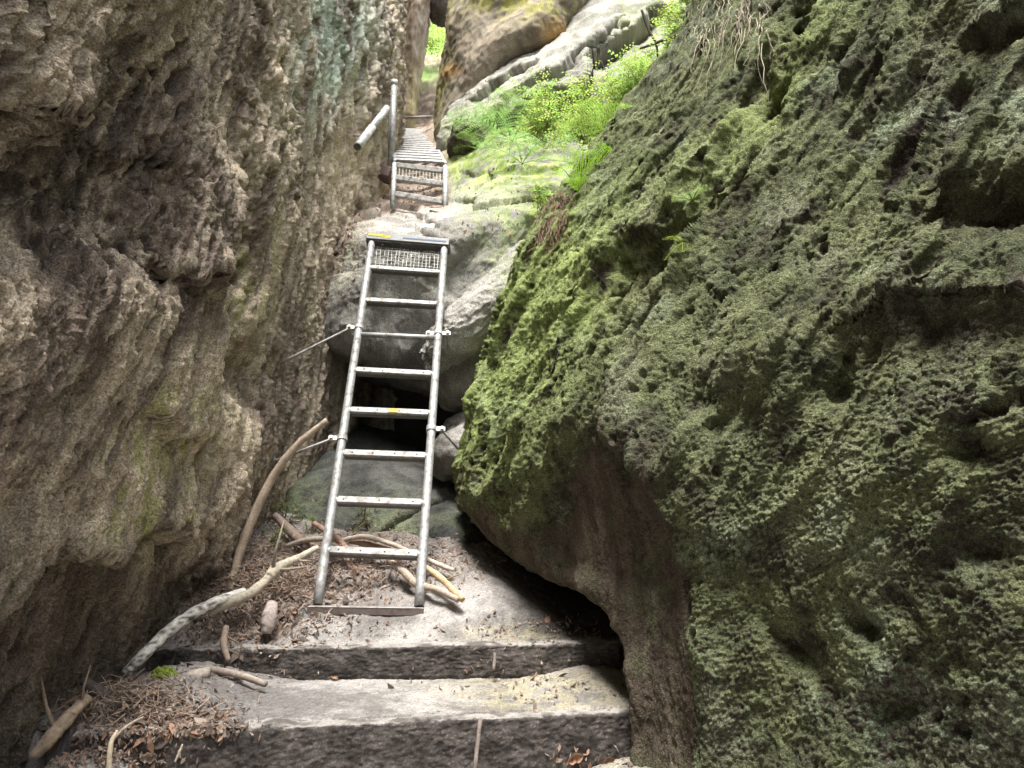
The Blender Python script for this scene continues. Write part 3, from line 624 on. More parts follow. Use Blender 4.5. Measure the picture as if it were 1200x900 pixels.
def ground_z(X, Y):
    n = len(gp); z = TW[n] + TW[n+1]*X + TW[n+2]*Y
    for i in range(n):
        d = np.hypot(X - gp[i, 0], Y - gp[i, 1]); z = z + TW[i]*np.where(d > 0, d*d*np.log(np.maximum(d, 1e-9)), 0)
    y1 = beamY(X, B1L, B1R) + .05; y2 = beamY(X, B2L, B2R) + .04
    z1 = beamZ(X, B1L, B1R); z2 = beamZ(X, B2L, B2R)
    mx = sst(3.0, 3.9, Y)
    z = np.clip(z, 1.0, 2.2)
    z = np.where(Y < y2 + .22, z2 + (z - z2)*sst(y2, y2 + .22, Y), z)
    t1 = z1 + .005 + .02*sst(0, .5, Y - y1) + .07*np.exp(-((X + 1.15)/.22)**2)*sst(y1 - .02, y1 + .2, Y) + .05*np.exp(-((X - .30)/.16)**2)*sst(y1, y2 + .05, Y)
    z = np.where(Y < y2, t1, z)
    z0 = z1 - .185 + .15*np.exp(-((X + 1.15)/.18)**2) + .05*sst(.1, .4, X)
    return np.where(Y < y1, z0, z)
def ground():
    X = np.linspace(-1.9, 1.6, 470)
    Yv = np.concatenate([np.linspace(-3, 1.9, 16), np.linspace(1.93, 4.3, 400)])
    Xg, Yg = np.meshgrid(X, Yv)
    Pg = np.stack([Xg, Yg, ground_z(Xg, Yg)], -1)
    co = lambda p, n, px, py: np.zeros(p.shape[:2])
    def fi(p, n, px, py):
        rough = gauss(px, py, 420, 665, 110, 30) + gauss(px, py, 270, 700, 80, 50) + gauss(px, py, 130, 820, 60, 30) + gauss(px, py, 90, 890, 60, 30)
        f = .010*fbm(p*5, 3, 740) + .005*fbm(p*28, 2, 744) + .003*gn(p*110, 748)
        cl = .5 - worley(p*16, 3)
        f = f + np.clip(rough, 0, 1)*(.05*fbm(p*8, 3, 750) + .022*cl + .012*fbm(p*40, 2, 755))
        return f
    def colour(p, n, px, py, f):
        a = fbm(p*3, 4, 760); b = fbm(p*18, 3, 764); s = gn(p*110, 768)
        c = mixc((0.165, 0.155, 0.145), (0.335, 0.318, 0.298), sst(-.3, .3, a + .5*b))
        mound = np.clip(gauss(px, py, 430, 655, 110, 34) + gauss(px, py, 260, 700, 80, 50) + gauss(px, py, 110, 830, 60, 50), 0, 1)
        c = mixc(c, (0.21, 0.165, 0.14), mound*.8*sst(-.4, .2, b))
        green = np.clip(gauss(px, py, 610, 742, 55, 8) + 1.1*gauss(px, py, 630, 800, 80, 16) + .9*gauss(px, py, 640, 822, 60, 8) + .8*gauss(px, py, 690, 890, 50, 20) + .4*gauss(px, py, 290, 735, 30, 8), 0, 1)
        c = mixc(c, (0.29, 0.255, 0.14), green*.6*sst(-.35, .15, b + .4*s))
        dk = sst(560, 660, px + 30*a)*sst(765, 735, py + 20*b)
        c = mixc(c, (0.045, 0.04, 0.036), dk*.95)  # soil under the overhang coloured near black to stand in for shade
        return np.clip(c*(1 + .35*sst(.15, .5, s)[..., None] - .3*sst(.15, .5, -s)[..., None]), .02, .8)
    # up-facing
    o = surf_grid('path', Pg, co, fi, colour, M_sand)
    tag(o, kind='structure')
    g = mesh_np('ground', [(-400, -400, .2), (400, -400, .2), (400, 400, .2), (-400, 400, .2)], [(0, 1, 2, 3)], np.tile((.10, .09, .07), (4, 1)), M_sand)
    tag(g, kind='structure')

def timber(L, Rr, h, thick, label, pegs):
    root = empty('timber_step', (L + Rr)/2); tag(root, label, 'step', 'timber steps across the path')
    ax = (Rr - L); ln = np.linalg.norm(ax); ax = ax/ln; ay = np.array([-ax[1], ax[0], 0]); ay /= np.linalg.norm(ay); az = np.cross(ax, ay)
    prof = [(0.012, -h), (0.0, -h*.66), (0.0, -h*.33), (0.0, -.010), (0.003, -.004), (0.012, 0.0), (thick*.5, .002), (thick, 0.0), (thick, -h)]
    ns = 300; cols = []
    pd = [12, 22, 22, 3, 3, 10, 10, 3]
    ctrl = np.array([[L + ax*ln*t + ay*y + az*z for t in np.linspace(0, 1, 4)] for (y, z) in prof])
    A = []
    for s_ in range(len(prof) - 1):
        for k in range(pd[s_]):
            r_ = np.zeros(len(prof)); r_[s_] = 1 - k/pd[s_]; r_[s_+1] = k/pd[s_]; A.append(r_)
    r_ = np.zeros(len(prof)); r_[-1] = 1; A.append(r_)
    Bm = crmat(4, [ns//3]*3)
    Pg = np.einsum('ij,jkl,mk->iml', np.array(A), ctrl, Bm)
    co = lambda p, n, px, py: .012*fbm(p*2.5, 2, 780)
    fi = lambda p, n, px, py: .010*fbm(p*9, 3, 784) + .003*gn(p*90, 788) + .0015*ridged(p*np.array([4., 45., 45.]), 2, 786) + .004*fbm(p*50, 2, 787)
    def colour(p, n, px, py, f):
        b = fbm(p*20, 3, 790); top = sst(.35, .75, n[..., 2])
        sg = 1 if np.mean(n[:, :, 2][len(A)-12]) > 0 else -1
        gr_ = fbm(p*np.array([5., 60., 60.]), 3, 797)
        c = mixc((0.040, 0.034, 0.031), (0.085, 0.074, 0.067), sst(-.3, .3, b + .35*gr_))
        c = c*(1 + 1.1*sst(.25, .5, gn(p*150, 795))[..., None])
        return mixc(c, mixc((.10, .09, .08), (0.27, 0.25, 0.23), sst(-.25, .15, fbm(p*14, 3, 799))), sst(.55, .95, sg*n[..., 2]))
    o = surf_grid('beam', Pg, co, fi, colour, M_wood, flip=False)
    o.parent = root; o.location = -root.location
    for (a, b, r_) in pegs:
        m = MB(); m.tube(np.linspace(a, b, 6) + rng.normal(0, .001, (6, 3)), r_, 8, col=(.16, .13, .115)); m.build('stake', M_stick, root, True)
    return root

# ------------------------------------------------------------------ metalwork
def unit(v): v = np.asarray(v, float); return v/np.linalg.norm(v)
ST = (0.36, 0.365, 0.36)
def ladder():
    FL, FR = P(372, 708, 3.14), P(491, 710, 3.14); TL, TR = P(436.5, 279, 4.66), P(521, 286, 4.66)
    root = empty('ladder', (FL + FR)/2); tag(root, 'long galvanised steel ladder leaning from the path up to the grey rock', 'ladder')
    for a, b in ((FL, TL), (FR, TR)):
        m = MB(); m.tube(np.linspace(a, b, 24), .0205, 16, col=ST); m.build('rail', M_steel, root, True)
    up = unit(TL - FL); ax = unit(FR - FL); nrmv = unit(np.cross(ax, up))   # pointing to the viewer side or back
    if nrmv[1] > 0: nrmv = -nrmv
    def at(py, A, B):
        ts = np.linspace(0, 1, 2001); q = A[None]*(1 - ts[:, None]) + B[None]*ts[:, None]; _, y, _ = proj(q)
        return q[np.argmin(np.abs(y - py))]
    ys = [(645, 650), (586, 590), (531, 535), (481, 485), (434, 439), (392, 396), (352, 357), (314, 320)]
    for k, (yl, yr) in enumerate(ys):
        a, b = at(yl, FL, TL), at(yr, FR, TR); ax_ = unit(b - a); c = (a + b)/2; hl = np.linalg.norm(b - a)/2
        yb = unit(np.cross([0, 0, 1.], ax_)); zb = np.cross(ax_, yb)
        if k == 5:
            m = MB(); m.tube(np.linspace(a, b, 4), .0145, 14, col=ST); m.build('rung', M_steel, root, True); continue
        m = MB(); fr = c + nrmv*.004
        fy = unit(-yb*.85 + zb*.5); fz = np.cross(ax_, -fy) if np.dot(np.cross(ax_, -fy), zb) > 0 else np.cross(ax_, fy)
        sc = .92 if k < 6 else .85
        m.box(fr, ax_, fy, fz, hl - .019, .010, .0195*sc, .004, col=(0.30, 0.295, 0.28))
        m.box(fr - fy*.018 - fz*.012, ax_, fy, fz, hl - .024, .010, .006, 0, col=(0.12, 0.12, 0.12))
        r_ = m.build('rung', M_steel, root, False)
        for e in (-1, 1):
            w_ = MB(); w_.tube([fr + ax_*e*(hl - .021), fr + ax_*e*(hl - .006)], [.013, .009], 10, col=(0.6, 0.59, 0.57)); w_.build('weld', M_steel, r_, True)
        for t in ((-.8, -.3, .25, .8) if k != 1 else (-.85, 0, .8)):
            q = fr + ax_*t*hl*.9 + fy*.010; s_ = MB(); s_.tube([q, q + fy*.003], [.0045, .003], 8, col=(0.16, 0.15, 0.14)); s_.build('rivet', M_steel, r_, True)
        if k in (3,):
            s_ = MB(); s_.box(fr + fy*.0112 + ax_*.02, ax_, fy, fz, .022, .0012, .012, col=(0.62, 0.45, 0.10)); s_.build('paint_patch', M_wood, r_)
    # top plate with worn yellow paint, wire mesh below it
    a, b = at(281, FL, TL), at(288, FR, TR); ax_ = unit(b - a); c = (a + b)/2; hl = np.linalg.norm(b - a)/2 + .03
    m = MB(); fy = nrmv; fz = unit(np.cross(ax_, fy)); fz = fz if fz[2] > 0 else -fz
    m.box(c + fy*.018 + fz*.006, ax_, fy, fz, hl, .012, .030, .003, col=(0.12, 0.125, 0.13)); m.box(c - fy*.03 + fz*.036, ax_, fy, fz, hl, .055, .004, 0, col=(0.22, 0.22, 0.22))
    m.box(c - fy*.01 - fz*.027, ax_, fy, fz, hl, .03, .004, 0, col=(0.07, 0.07, 0.07)); tp = m.build('top_plate', M_steel, root)
    for t in (-.86, -.66, -.52): 
        s_ = MB(); s_.box(c + fy*.031 + fz*(.012 - .01*(t > -.6)) + ax_*t*hl, ax_, fy, fz, .025, .001, .012, col=(0.45, 0.36, 0.07)); s_.build('paint_patch', M_wood, tp)
    s_ = MB(); s_.box(c + fy*.031 + fz*.004 + ax_*.1, ax_, fy, fz, .13, .0008, .006, col=(0.12, 0.155, 0.21)); s_.build('paint_patch', M_wood, tp)
    for t in (-.6, .85):
        s_ = MB(); s_.tube([c + ax_*t*hl - fz*.03, c + ax_*t*hl - fz*.05], .008, 8, col=(.08, .08, .08)); s_.build('bolt', M_steel, tp, True)
    a2, b2 = at(314, FL, TL), at(320, FR, TR); m = MB(); back = -nrmv*.02
    for i in range(19):
        t = (i + .5)/19; p0 = a*(1-t) + b*t + back; p1 = a2*(1-t) + b2*t + back; sg = np.linspace(p0, p1, 4); m.tube(sg + rng.normal(0, .002, sg.shape), .0022, 5, col=(0.48, 0.48, 0.46))
    for i in range(9):
        t = (i + .5)/9; p0 = a*(1-t) + a2*t + back; p1 = b*(1-t) + b2*t + back; sg = np.linspace(p0, p1, 12); m.tube(sg + rng.normal(0, .002, sg.shape), .0022, 5, col=(0.48, 0.48, 0.46))
    m.build('wire_mesh', M_steel, root, True)
    # foot plate
    c = (P(362, 711, 3.12) + P(497, 713, 3.14))/2; ax_ = unit(P(497, 713, 3.14) - P(362, 711, 3.12)); hl = np.linalg.norm(P(497, 713, 3.14) - P(362, 711, 3.12))/2
    yb = unit(np.cross([0, 0, 1.], ax_)); m = MB(); m.box(c, ax_, yb, np.cross(ax_, yb), hl, .03, .005, .002, col=(0.30, 0.28, 0.26)); m.box(c - yb*.027 - np.array([0, 0, .012]), ax_, yb, np.cross(ax_, yb), hl, .003, .014, 0, col=(0.16, 0.13, 0.12)); m.build('foot_plate', M_steel, root)
    # clamps with tie rods into the rock
    for (x, y, A, B, side, ex, ey, ed) in ((0, 384, FL, TL, -1, 343, 418, 3.98), (0, 391, FR, TR, 1, 528, 428, 4.45), (0, 514, FL, TL, -1, 306, 546, 3.72), (0, 503, FR, TR, 1, 554, 545, 4.1)):
        q = at(y, A, B); m = MB(); m.tube([q - up*.014, q + up*.014], .0255, 16, col=(0.44, 0.44, 0.43)); 
        cl = m.build('clamp', M_steel, root, False)
        for s2 in ((side,) if side < 0 or y > 450 else (1, -1)):
            m = MB(); m.box(q + ax*s2*.043, ax, nrmv, up, .024, .006, .014, .002, col=(0.5, 0.5, 0.48)); m.build('clamp_tab', M_steel, cl)
            m = MB(); m.tube([q + ax*s2*.052 + nrmv*.004, q + ax*s2*.052 + nrmv*.017], .009, 6, col=(0.62, 0.61, 0.58)); m.build('bolt', M_steel, cl)
        m = MB(); e = P(ex, ey, ed); e2 = e + unit(e - q)*.1; m.tube([q + ax*side*.045, (q + ax*side*.045 + e)/2, e, e2], .0062, 8, col=(0.34, 0.33, 0.31)); m.build('tie_rod', M_steel, root, True)

def upper_walkway():
    L0, R0 = P(460, 243, 5.9), P(521.5, 257, 5.9); L1, R1 = P(462.5, 192, 6.25), P(522, 195, 6.2); L2, R2 = P(463.5, 152, 10.6), P(501, 154, 10.6)
    root = empty('metal_stair', (L0 + R0)/2); tag(root, 'steep ladder leading into a slatted grey metal walkway climbing to the gap', 'walkway')
    for a, b in ((L0, L1), (R0, R1)):
        m = MB(); m.tube([a, b], .021, 12, col=ST); m.build('rail', M_steel, root, True)
    ax = unit(R0 - L0)
    def lp(a, b, t): return a*(1 - t) + b*t
    ctrl = []
    for (tl, tr) in ((.36, .36), (.62, .64)):
        for k in (0,):
            pass
    for (yl, yr) in ((228, 238), (209, 217), (194, 201)):
        a = lp(L0, L1, (243 - yl)/51.); b = lp(R0, R1, (257 - yr)/62.); c = (a + b)/2; x_ = unit(b - a); fy = unit(np.cross([0, 0, 1.], x_)); 
        m = MB(); m.box(c, x_, fy, np.cross(x_, fy), np.linalg.norm(b - a)/2 - .018, .022, .021, .004, col=(0.40, 0.39, 0.37)); m.build('rung', M_steel, root)
    # mesh panel between the two upper rungs
    m = MB()
    for i in range(15):
        t = (i + .5)/15; a = lp(lp(L0, L1, .70), lp(R0, R1, .68), t); b = lp(lp(L0, L1, .93), lp(R0, R1, .90), t); m.tube([a, b], .004, 5, col=(0.45, 0.43, 0.38))
    for s_ in (.75, .80, .85, .9): m.tube([lp(L0, L1, s_), lp(R0, R1, s_ - .02)], .003, 5, col=(0.45, 0.43, 0.38))
    m.build('wire_mesh', M_steel, root)
    a = P(503, 250, 5.85); b = P(526, 256, 5.85); c = (a + b)/2; x_ = unit(b - a); fy = unit(np.cross([0, 0, 1.], x_)); m = MB(); m.box(c, x_, fy, np.cross(x_, fy), np.linalg.norm(b - a)/2, .03, .02, .003, col=(.05, .045, .04)); m.build('foot_plate', M_steel, root)
    # deck: side bars and slats
    for a, b in ((L1, L2), (R1, R2)):
        m = MB(); x_ = unit(b - a); y_ = unit(np.cross(x_, [0, 0, 1.])); m.box((a + b)/2, x_, y_, np.cross(x_, y_), np.linalg.norm(b - a)/2, .012, .03, .003, col=ST); m.build('side_bar', M_steel, root)
    for i in range(18):
        t = ((i + .6)/18); a = lp(L1, L2, t); b = lp(R1, R2, t); x_ = unit(b - a); along = unit(L2 - L1); up_ = unit(np.cross(x_, along)); up_ = up_ if up_[2] > 0 else -up_
        m = MB(); m.box((a + b)/2 + up_*.02, x_, along, up_, np.linalg.norm(b - a)/2, .075, .010, .003, col=(0.36, 0.36, 0.35)); m.build('slat', M_steel, root)

def rails_and_posts():
    root = empty('handrail', P(418, 174, 5.3)); tag(root, 'thick short steel handrail tube fixed to the left rock wall', 'handrail')
    a, b = P(419, 172, 5.3), P(453, 127, 6.3)
    m = MB(); m.tube([a, a*.55 + b*.45], .030, 18, col=(.52, .52, .51)); m.tube([a*.55 + b*.45, b], .027, 18, col=(.52, .52, .51)); m.build('tube', M_steel, root, True)
    m = MB(); m.tube([a - unit(b - a)*.003, a + unit(b - a)*.004], .024, 14, col=(.05, .05, .05)); m.build('dark_end_disc', M_steel, root)  # near-black disc on the capped end, standing in for the bore's shade
    for t in (.25, .55, .8):
        q = a*(1-t) + b*t; m = MB(); m.tube([q, q + np.array([-.16, .03, .02])], .007, 8, col=(.25, .24, .22)); m.build('bracket', M_steel, root, True)
    root = empty('post', P(456, 205, 6.2)); tag(root, 'upright steel post beside the left edge of the upper walkway', 'post')
    m = MB(); m.tube([P(457, 201, 6.3), P(460, 150, 6.35), P(462, 96, 6.4)], .024, 14, col=ST); m.build('tube', M_steel, root, True)
    m = MB(); m.tube([P(462, 94, 6.4), P(462, 100, 6.4)], .029, 14, col=(.56, .56, .55)); m.build('collar', M_steel, root, True); m = MB(); m.tube([P(461.5, 110, 6.4), P(461.3, 114, 6.4)], .031, 14, col=(.5, .5, .5)); m.build('collar', M_steel, root, True)
    m = MB(); m.tube([P(456, 202, 6.45), P(455.5, 150, 6.55), P(457.5, 105, 6.6)], .009, 8, col=(.3, .3, .29)); m.build('stay_rod', M_steel, root, True)
    m = MB(); m.tube([P(474, 138, 9.6), P(506, 137, 9.6)], .018, 8, col=(.30, .27, .24)); o = m.build('crossbar', M_steel, None, True); tag(o, 'thin dark bar across the gap above the walkway end', 'bar')
    for (x0, y0, x1, y1, d, lab) in ((435, 199, 459, 207, 6.3, 'reddish brown timber sleeper left of the upper ladder, the lower one'), (437, 184, 460, 190, 7.0, 'dark timber sleeper behind the steel post, the upper one')):
        a, b = P(x0 - 6, y0 - 2, d), P(x1, y1, d); c = (a + b)/2; x_ = unit(b - a); y_ = unit(np.cross([0, 0, 1.], x_)); m = MB()
        m.box(c, x_, y_, np.cross(x_, y_), np.linalg.norm(b - a)/2, .08, .045, .008, col=(.16, .11, .10)); o = m.build('timber_sleeper', M_wood); tag(o, lab, 'sleeper', 'timber sleepers left of the upper ladder')

# ------------------------------------------------------------------ sticks
def smooth_pts(pts, n):
    A = crmat(len(pts), [n]*(len(pts) - 1)); return A @ np.asarray(pts, float)
def stick(spec, label, col, name='stick', cat='stick', group=None, birch=False, twigs=0, jitter=.10):
    pts = smooth_pts([P(x, y, d) for (x, y, d, r_) in spec], 8); rad = smooth_pts([[r_/F*d] for (x, y, d, r_) in spec], 8)[:, 0]
    pts = pts + rng.normal(0, 1, pts.shape)*rad[:, None]*jitter*.5; rad = rad*(1 + rng.normal(0, .035, len(rad)))
    m = MB(); m.tube(pts, rad, 12, col=col)
    V = m.v[0]; c = np.tile(np.array(col), (len(V), 1)); nz = gn(stretch(V, unit(pts[-1] - pts[0]), 4 if birch else .3)*(45 if birch else 60), 850) + .4*gn(V*220, 851)
    c = c*(1 + .35*nz[:, None]); 
    if birch: c = mixc(c, (.10, .085, .07), sst(.10, .24, gn(stretch(V, unit(pts[-1] - pts[0]), 3.2)*60, 853)))
    m.c[0] = np.clip(c, .02, .9)
    for k in range(twigs):
        i = rng.integers(2, len(pts) - 2); t = unit(pts[i+1] - pts[i]); s_ = unit(np.cross(t, rng.normal(0, 1, 3))); L = rad[i]*rng.uniform(3, 8)
        m.tube([pts[i], pts[i] + s_*L*.5 + t*L*.3, pts[i] + s_*L + t*L*.8], [rad[i]*.4, rad[i]*.25, rad[i]*.1], 6, col=tuple(np.array(col)*.7))
    o = m.build(name, M_stick, None, True); tag(o, label, cat, group); return o
def sticks():
    tan = (.36, .285, .215)
    stick([(383,492,3.50,3.0),(345,525,3.46,4.2),(315,567,3.42,5),(289,625,3.34,5.6),(276,665,3.28,5),(271,692,3.2,4.5)], 'long curved pale brown stick standing against the left wall', tan, twigs=2)
    stick([(146,790,2.56,6),(172,764,2.62,7),(203,735,2.74,6.8),(242,710,2.88,6.2),(286,692,3.02,4)], 'whitish birch branch lying from the wall up towards the debris pile', (.74, .71, .65), birch=True)
    stick([(243,718,2.92,5),(285,700,2.98,6),(312,680,3.08,5.5),(322,668,3.12,6.8),(345,656,3.2,4.6),(372,642,3.3,3.2)], 'greyish branch with a knot continuing behind the birch branch', (.42, .37, .29), twigs=3)
    g = 'sticks lying behind the foot of the ladder'
    stick([(398,634,3.50,2.6),(425,629,3.5,3.2),(452,635,3.46,3),(488,650,3.4,2.5),(520,664,3.34,3),(532,668,3.32,2)], 'longest pale stick crossing behind the lowest rung', (.46, .39, .32), group=g)
    stick([(455,655,3.34,3),(475,672,3.27,4.5),(488,684,3.22,4.5),(515,692,3.16,4),(537,703,3.1,3.5)], 'brown stick bending down to the right behind the right rail foot', (.36, .29, .23), group=g)
    stick([(500,665,3.27,3),(518,679,3.2,4),(542,703,3.1,3.5)], 'short yellowish stick ending right of the ladder foot', (.45, .33, .2), group=g, twigs=1)
    stick([(410,634,3.53,3),(440,640,3.5,4),(470,650,3.44,3.4)], 'reddish stick just under the longest pale one', (.30, .2, .15), group=g)
    stick([(322,604,3.72,4),(340,622,3.62,6),(360,642,3.5,5)], 'dark brown broken stick left of the ladder rail above the debris', (.20, .15, .12))
    stick([(368,613,3.6,3),(395,632,3.5,4),(412,648,3.42,3)], 'rusty brown twig slanting behind the left rail', (.30, .19, .14), twigs=2)
    stick([(335,640,3.5,2.5),(365,632,3.5,3.4),(400,633,3.5,3)], 'grey twig lying level left of the ladder rail', (.28, .24, .2))
    stick([(38,888,2.06,7),(62,862,2.1,9),(82,838,2.16,7.5),(103,818,2.22,5)], 'split pale branch at the bottom left corner against the wall', (.42, .32, .23), twigs=2)
    stick([(221,783,2.66,3),(245,784,2.66,4),(280,791,2.62,4.2),(312,802,2.57,3.6)], 'short grey stick lying at the foot of the upper step', (.30, .25, .21))
    stick([(208,800,2.58,6),(228,793,2.58,8),(246,788,2.6,6)], 'stubby pale piece of wood by the left end of the upper step', (.40, .35, .3))
    stick([(98,798,2.36,5),(115,812,2.34,8),(133,826,2.32,6)], 'dark root stub on the lower tread near the wall', (.13, .11, .1))
    stick([(137,856,2.0,1.6),(130,872,1.98,2.8),(127,905,1.96,3)], 'thin upright straw coloured stalk in front of the lower step', (.55, .47, .33), name='stalk', cat='stalk')
    stick([(168,840,2.08,1),(150,850,2.06,1.6),(133,866,2.04,1.5)], 'thin pale twig on the lower step edge', (.45, .38, .3))
    stick([(205,893,2.03,1),(210,882,2.04,1.5),(214,872,2.05,1)], 'tiny pale twig leaning on the face of the lower step', (.45, .38, .3))
    stick([(312,742,2.93,6),(315,725,2.96,9),(320,706,3.02,6)], 'grey slab of bark lying in the debris left of the ladder foot', (.36, .30, .27), name='bark_piece', cat='bark')
    stick([(265,735,2.82,3.5),(262,755,2.74,4),(268,775,2.7,3)], 'dark twig hanging over the left part of the upper step', (.25, .19, .15), twigs=5)
    dk = (.07, .055, .045)
    stick([(808,30,4.9,2.2),(790,42,4.9,2),(770,50,4.9,1.8),(750,57,4.9,1.2)], 'dark bare twig reaching out level from the top of the mossy rock', dk)
    stick([(752,12,4.95,1.6),(760,35,4.93,1.6),(769,52,4.9,1.4),(771,72,4.9,1)], 'dark forked twig crossing the level one near the top', dk)
    # single curled leaves
    for (x, y, L, w_, c0, lab) in ((64, 868, .055, .028, (.30, .19, .11), 'large curled brown leaf lying against the split branch'), (176, 884, .045, .02, (.42, .33, .26), 'pale curled leaf on the debris below the left end of the lower step'),
                                   (268, 715, .03, .012, (.45, .36, .28), 'pale leaf beside the birch branch on the debris pile'), (420, 672, .028, .014, (.38, .20, .14), 'reddish leaf on the soil behind the lowest rung'),
                                   (672, 887, .05, .018, (.34, .19, .12), 'rust brown leaf on the ground in front of the lower step'), (712, 890, .04, .015, (.30, .17, .11), 'dark rust leaf near the foot of the mossy rock'),
                                   (150, 828, .05, .018, (.40, .31, .24), 'long bent pale leaf on the lower tread by the dark root stub'), (528, 712, .025, .012, (.5, .42, .34), 'small whitish chip right of the ladder foot'),
                                   (392, 797, .03, .010, (.36, .22, .14), 'narrow brown leaf at the foot of the upper step'), (432, 614, .02, .011, (.42, .26, .18), 'tiny orange brown leaf on the slab below the bright plant')):
        h = hit(x, y)
        if h is None: continue
        a = rng.uniform(0, math.pi); u = np.array([math.cos(a), math.sin(a)*.6, .25]); u = unit(u - h[1]*np.dot(u, h[1])*.8); v = unit(np.cross(h[1], u)); V = []; n_ = 9; k_ = 5
        for i in range(n_):
            t = i/(n_ - 1); wd = w_*math.sin(math.pi*(.04 + .92*t))**.7*(1 + .15*rng.normal())
            for j in range(k_):
                sj = j/(k_ - 1)*2 - 1; V.append(h[0] + u*L*(t - .5) + v*wd*sj*.8 + h[1]*(.004 + L*.32*(t - .5)**2*2 + wd*.75*sj*sj + .002*rng.normal()))
        m = MB(); nz = np.clip(1 + .3*rng.normal(size=(n_*k_, 1)), .5, 1.5); m.add(V, [(i*k_ + j, i*k_ + j + 1, (i+1)*k_ + j + 1, (i+1)*k_ + j) for i in range(n_ - 1) for j in range(k_ - 1)], None, np.array(c0)*nz)
        o = m.build('dead_leaf', M_litter, None, True); tag(o, lab, 'leaf', 'single dead leaves on the path')
    # small leaf litter heaps get their own twigs
    m = MB()
    for k in range(1500):
        t = rng.random()
        if t < .62: x, y = rng.normal(310, 48), rng.normal(680, 26)
        elif t < .85: x, y = rng.normal(430, 60), rng.normal(655, 14)
        else: x, y = rng.normal(140, 45), rng.normal(825, 14)
        h = hit(x, y)
        if h is None or not h[2].startswith(('path', 'leaf')): continue
        a = rng.uniform(0, math.pi*2); L = rng.uniform(.02, .10); q = h[0]; dv = np.array([math.cos(a), math.sin(a), rng.normal(.1, .3)])*L/2
        bend = rng.normal(0, .15, 3)*L
        cc = np.array((.33, .25, .19))*rng.uniform(.5, 1.4)
        m.tube([q - dv + (0, 0, .012), q + bend + (0, 0, .018), q + dv + (0, 0, .014)], [.0012, .002, .0009], 4, cap=False, col=tuple(cc))
    o = m.build('twig_litter', M_stick); tag(o, 'small brown twigs scattered on the debris and path', 'twigs', kind='stuff')

# ray cast onto what is already built
DG = None
def hit(px, py, only=None):
    q = P(px, py, 1.0); o = Vector((0, 0, CZ)); dr = Vector([float(c) for c in (q - np.array([0, 0, CZ]))]).normalized()
    ok, loc, n, idx, ob, mt = S.ray_cast(DG, o, dr)
    if not ok: return None
    if only and only not in ob.name: return None
    return np.array(loc), np.array(n), ob.name

def litter():
    V = []; Fq = []; C = []; n = 0
    regs = [(5200, 300, 690, 66, 36), (1500, 430, 655, 80, 18), (1300, 140, 822, 55, 16), (1900, 110, 880, 60, 20), (1300, 222, 848, 30, 10), (350, 250, 740, 50, 12), (260, 620, 800, 90, 14), (260, 640, 740, 60, 10),
            (500, 402, 270, 10, 34), (160, 470, 230, 24, 12), (160, 690, 890, 40, 10), (120, 590, 275, 40, 10), (150, 560, 205, 50, 25), (100, 260, 790, 60, 8)]
    for (cnt, cx, cy, sx, sy) in regs:
        for k in range(cnt):
            x, y = rng.normal(cx, sx), rng.normal(cy, sy)
            if not (0 < x < 1190 and 0 < y < 899): continue
            h = hit(x, y)
            if h is None or h[1][2] < .15 or h[2] == 'boulder' or not h[2].startswith(('path', 'boulder', 'beam')): continue
            dd = proj(h[0])[2]
            L = rng.uniform(.005, .014)*(1.0 if dd < 4 else 1.5); 
            if rng.random() < .04: L = rng.uniform(.016, .03)
            a = rng.uniform(0, 2*math.pi); nn = unit(h[1] + rng.normal(0, .55, 3)); u = unit(np.cross(nn, [math.cos(a), math.sin(a), .2])); v = np.cross(nn, u)
            wd = L*rng.uniform(.18, .5); q = h[0] + nn*.006; cu = nn*L*rng.uniform(-.3, .5)
            V += [q - u*L, q - v*wd + cu*.6, q + v*wd + cu*.6, q + u*L*.5 - v*wd*.7 + cu, q + u*L*.5 + v*wd*.7 + cu, q + u*L + cu*.3]
            Fq += [(n, n+1, n+2, n+2), (n+1, n+3, n+4, n+2), (n+3, n+5, n+4, n+4)]; n += 6
            base = [(.26, .20, .16), (.20, .15, .12), (.34, .28, .23), (.13, .10, .085), (.30, .18, .12)][rng.integers(5)]
            c = np.array(base)*rng.uniform(.6, 1.25); C += [c]*6
    m = MB(); V = np.array(V); tri = np.array([f[:3] for f in Fq if f[2] == f[3]]); qd = np.array([f for f in Fq if f[2] != f[3]])
    m.add(V, qd, tri, np.array(C)); o = m.build('leaf_litter', M_litter, None, False); tag(o, 'dead brown leaf and needle litter on the path and ledges', 'litter', kind='stuff')

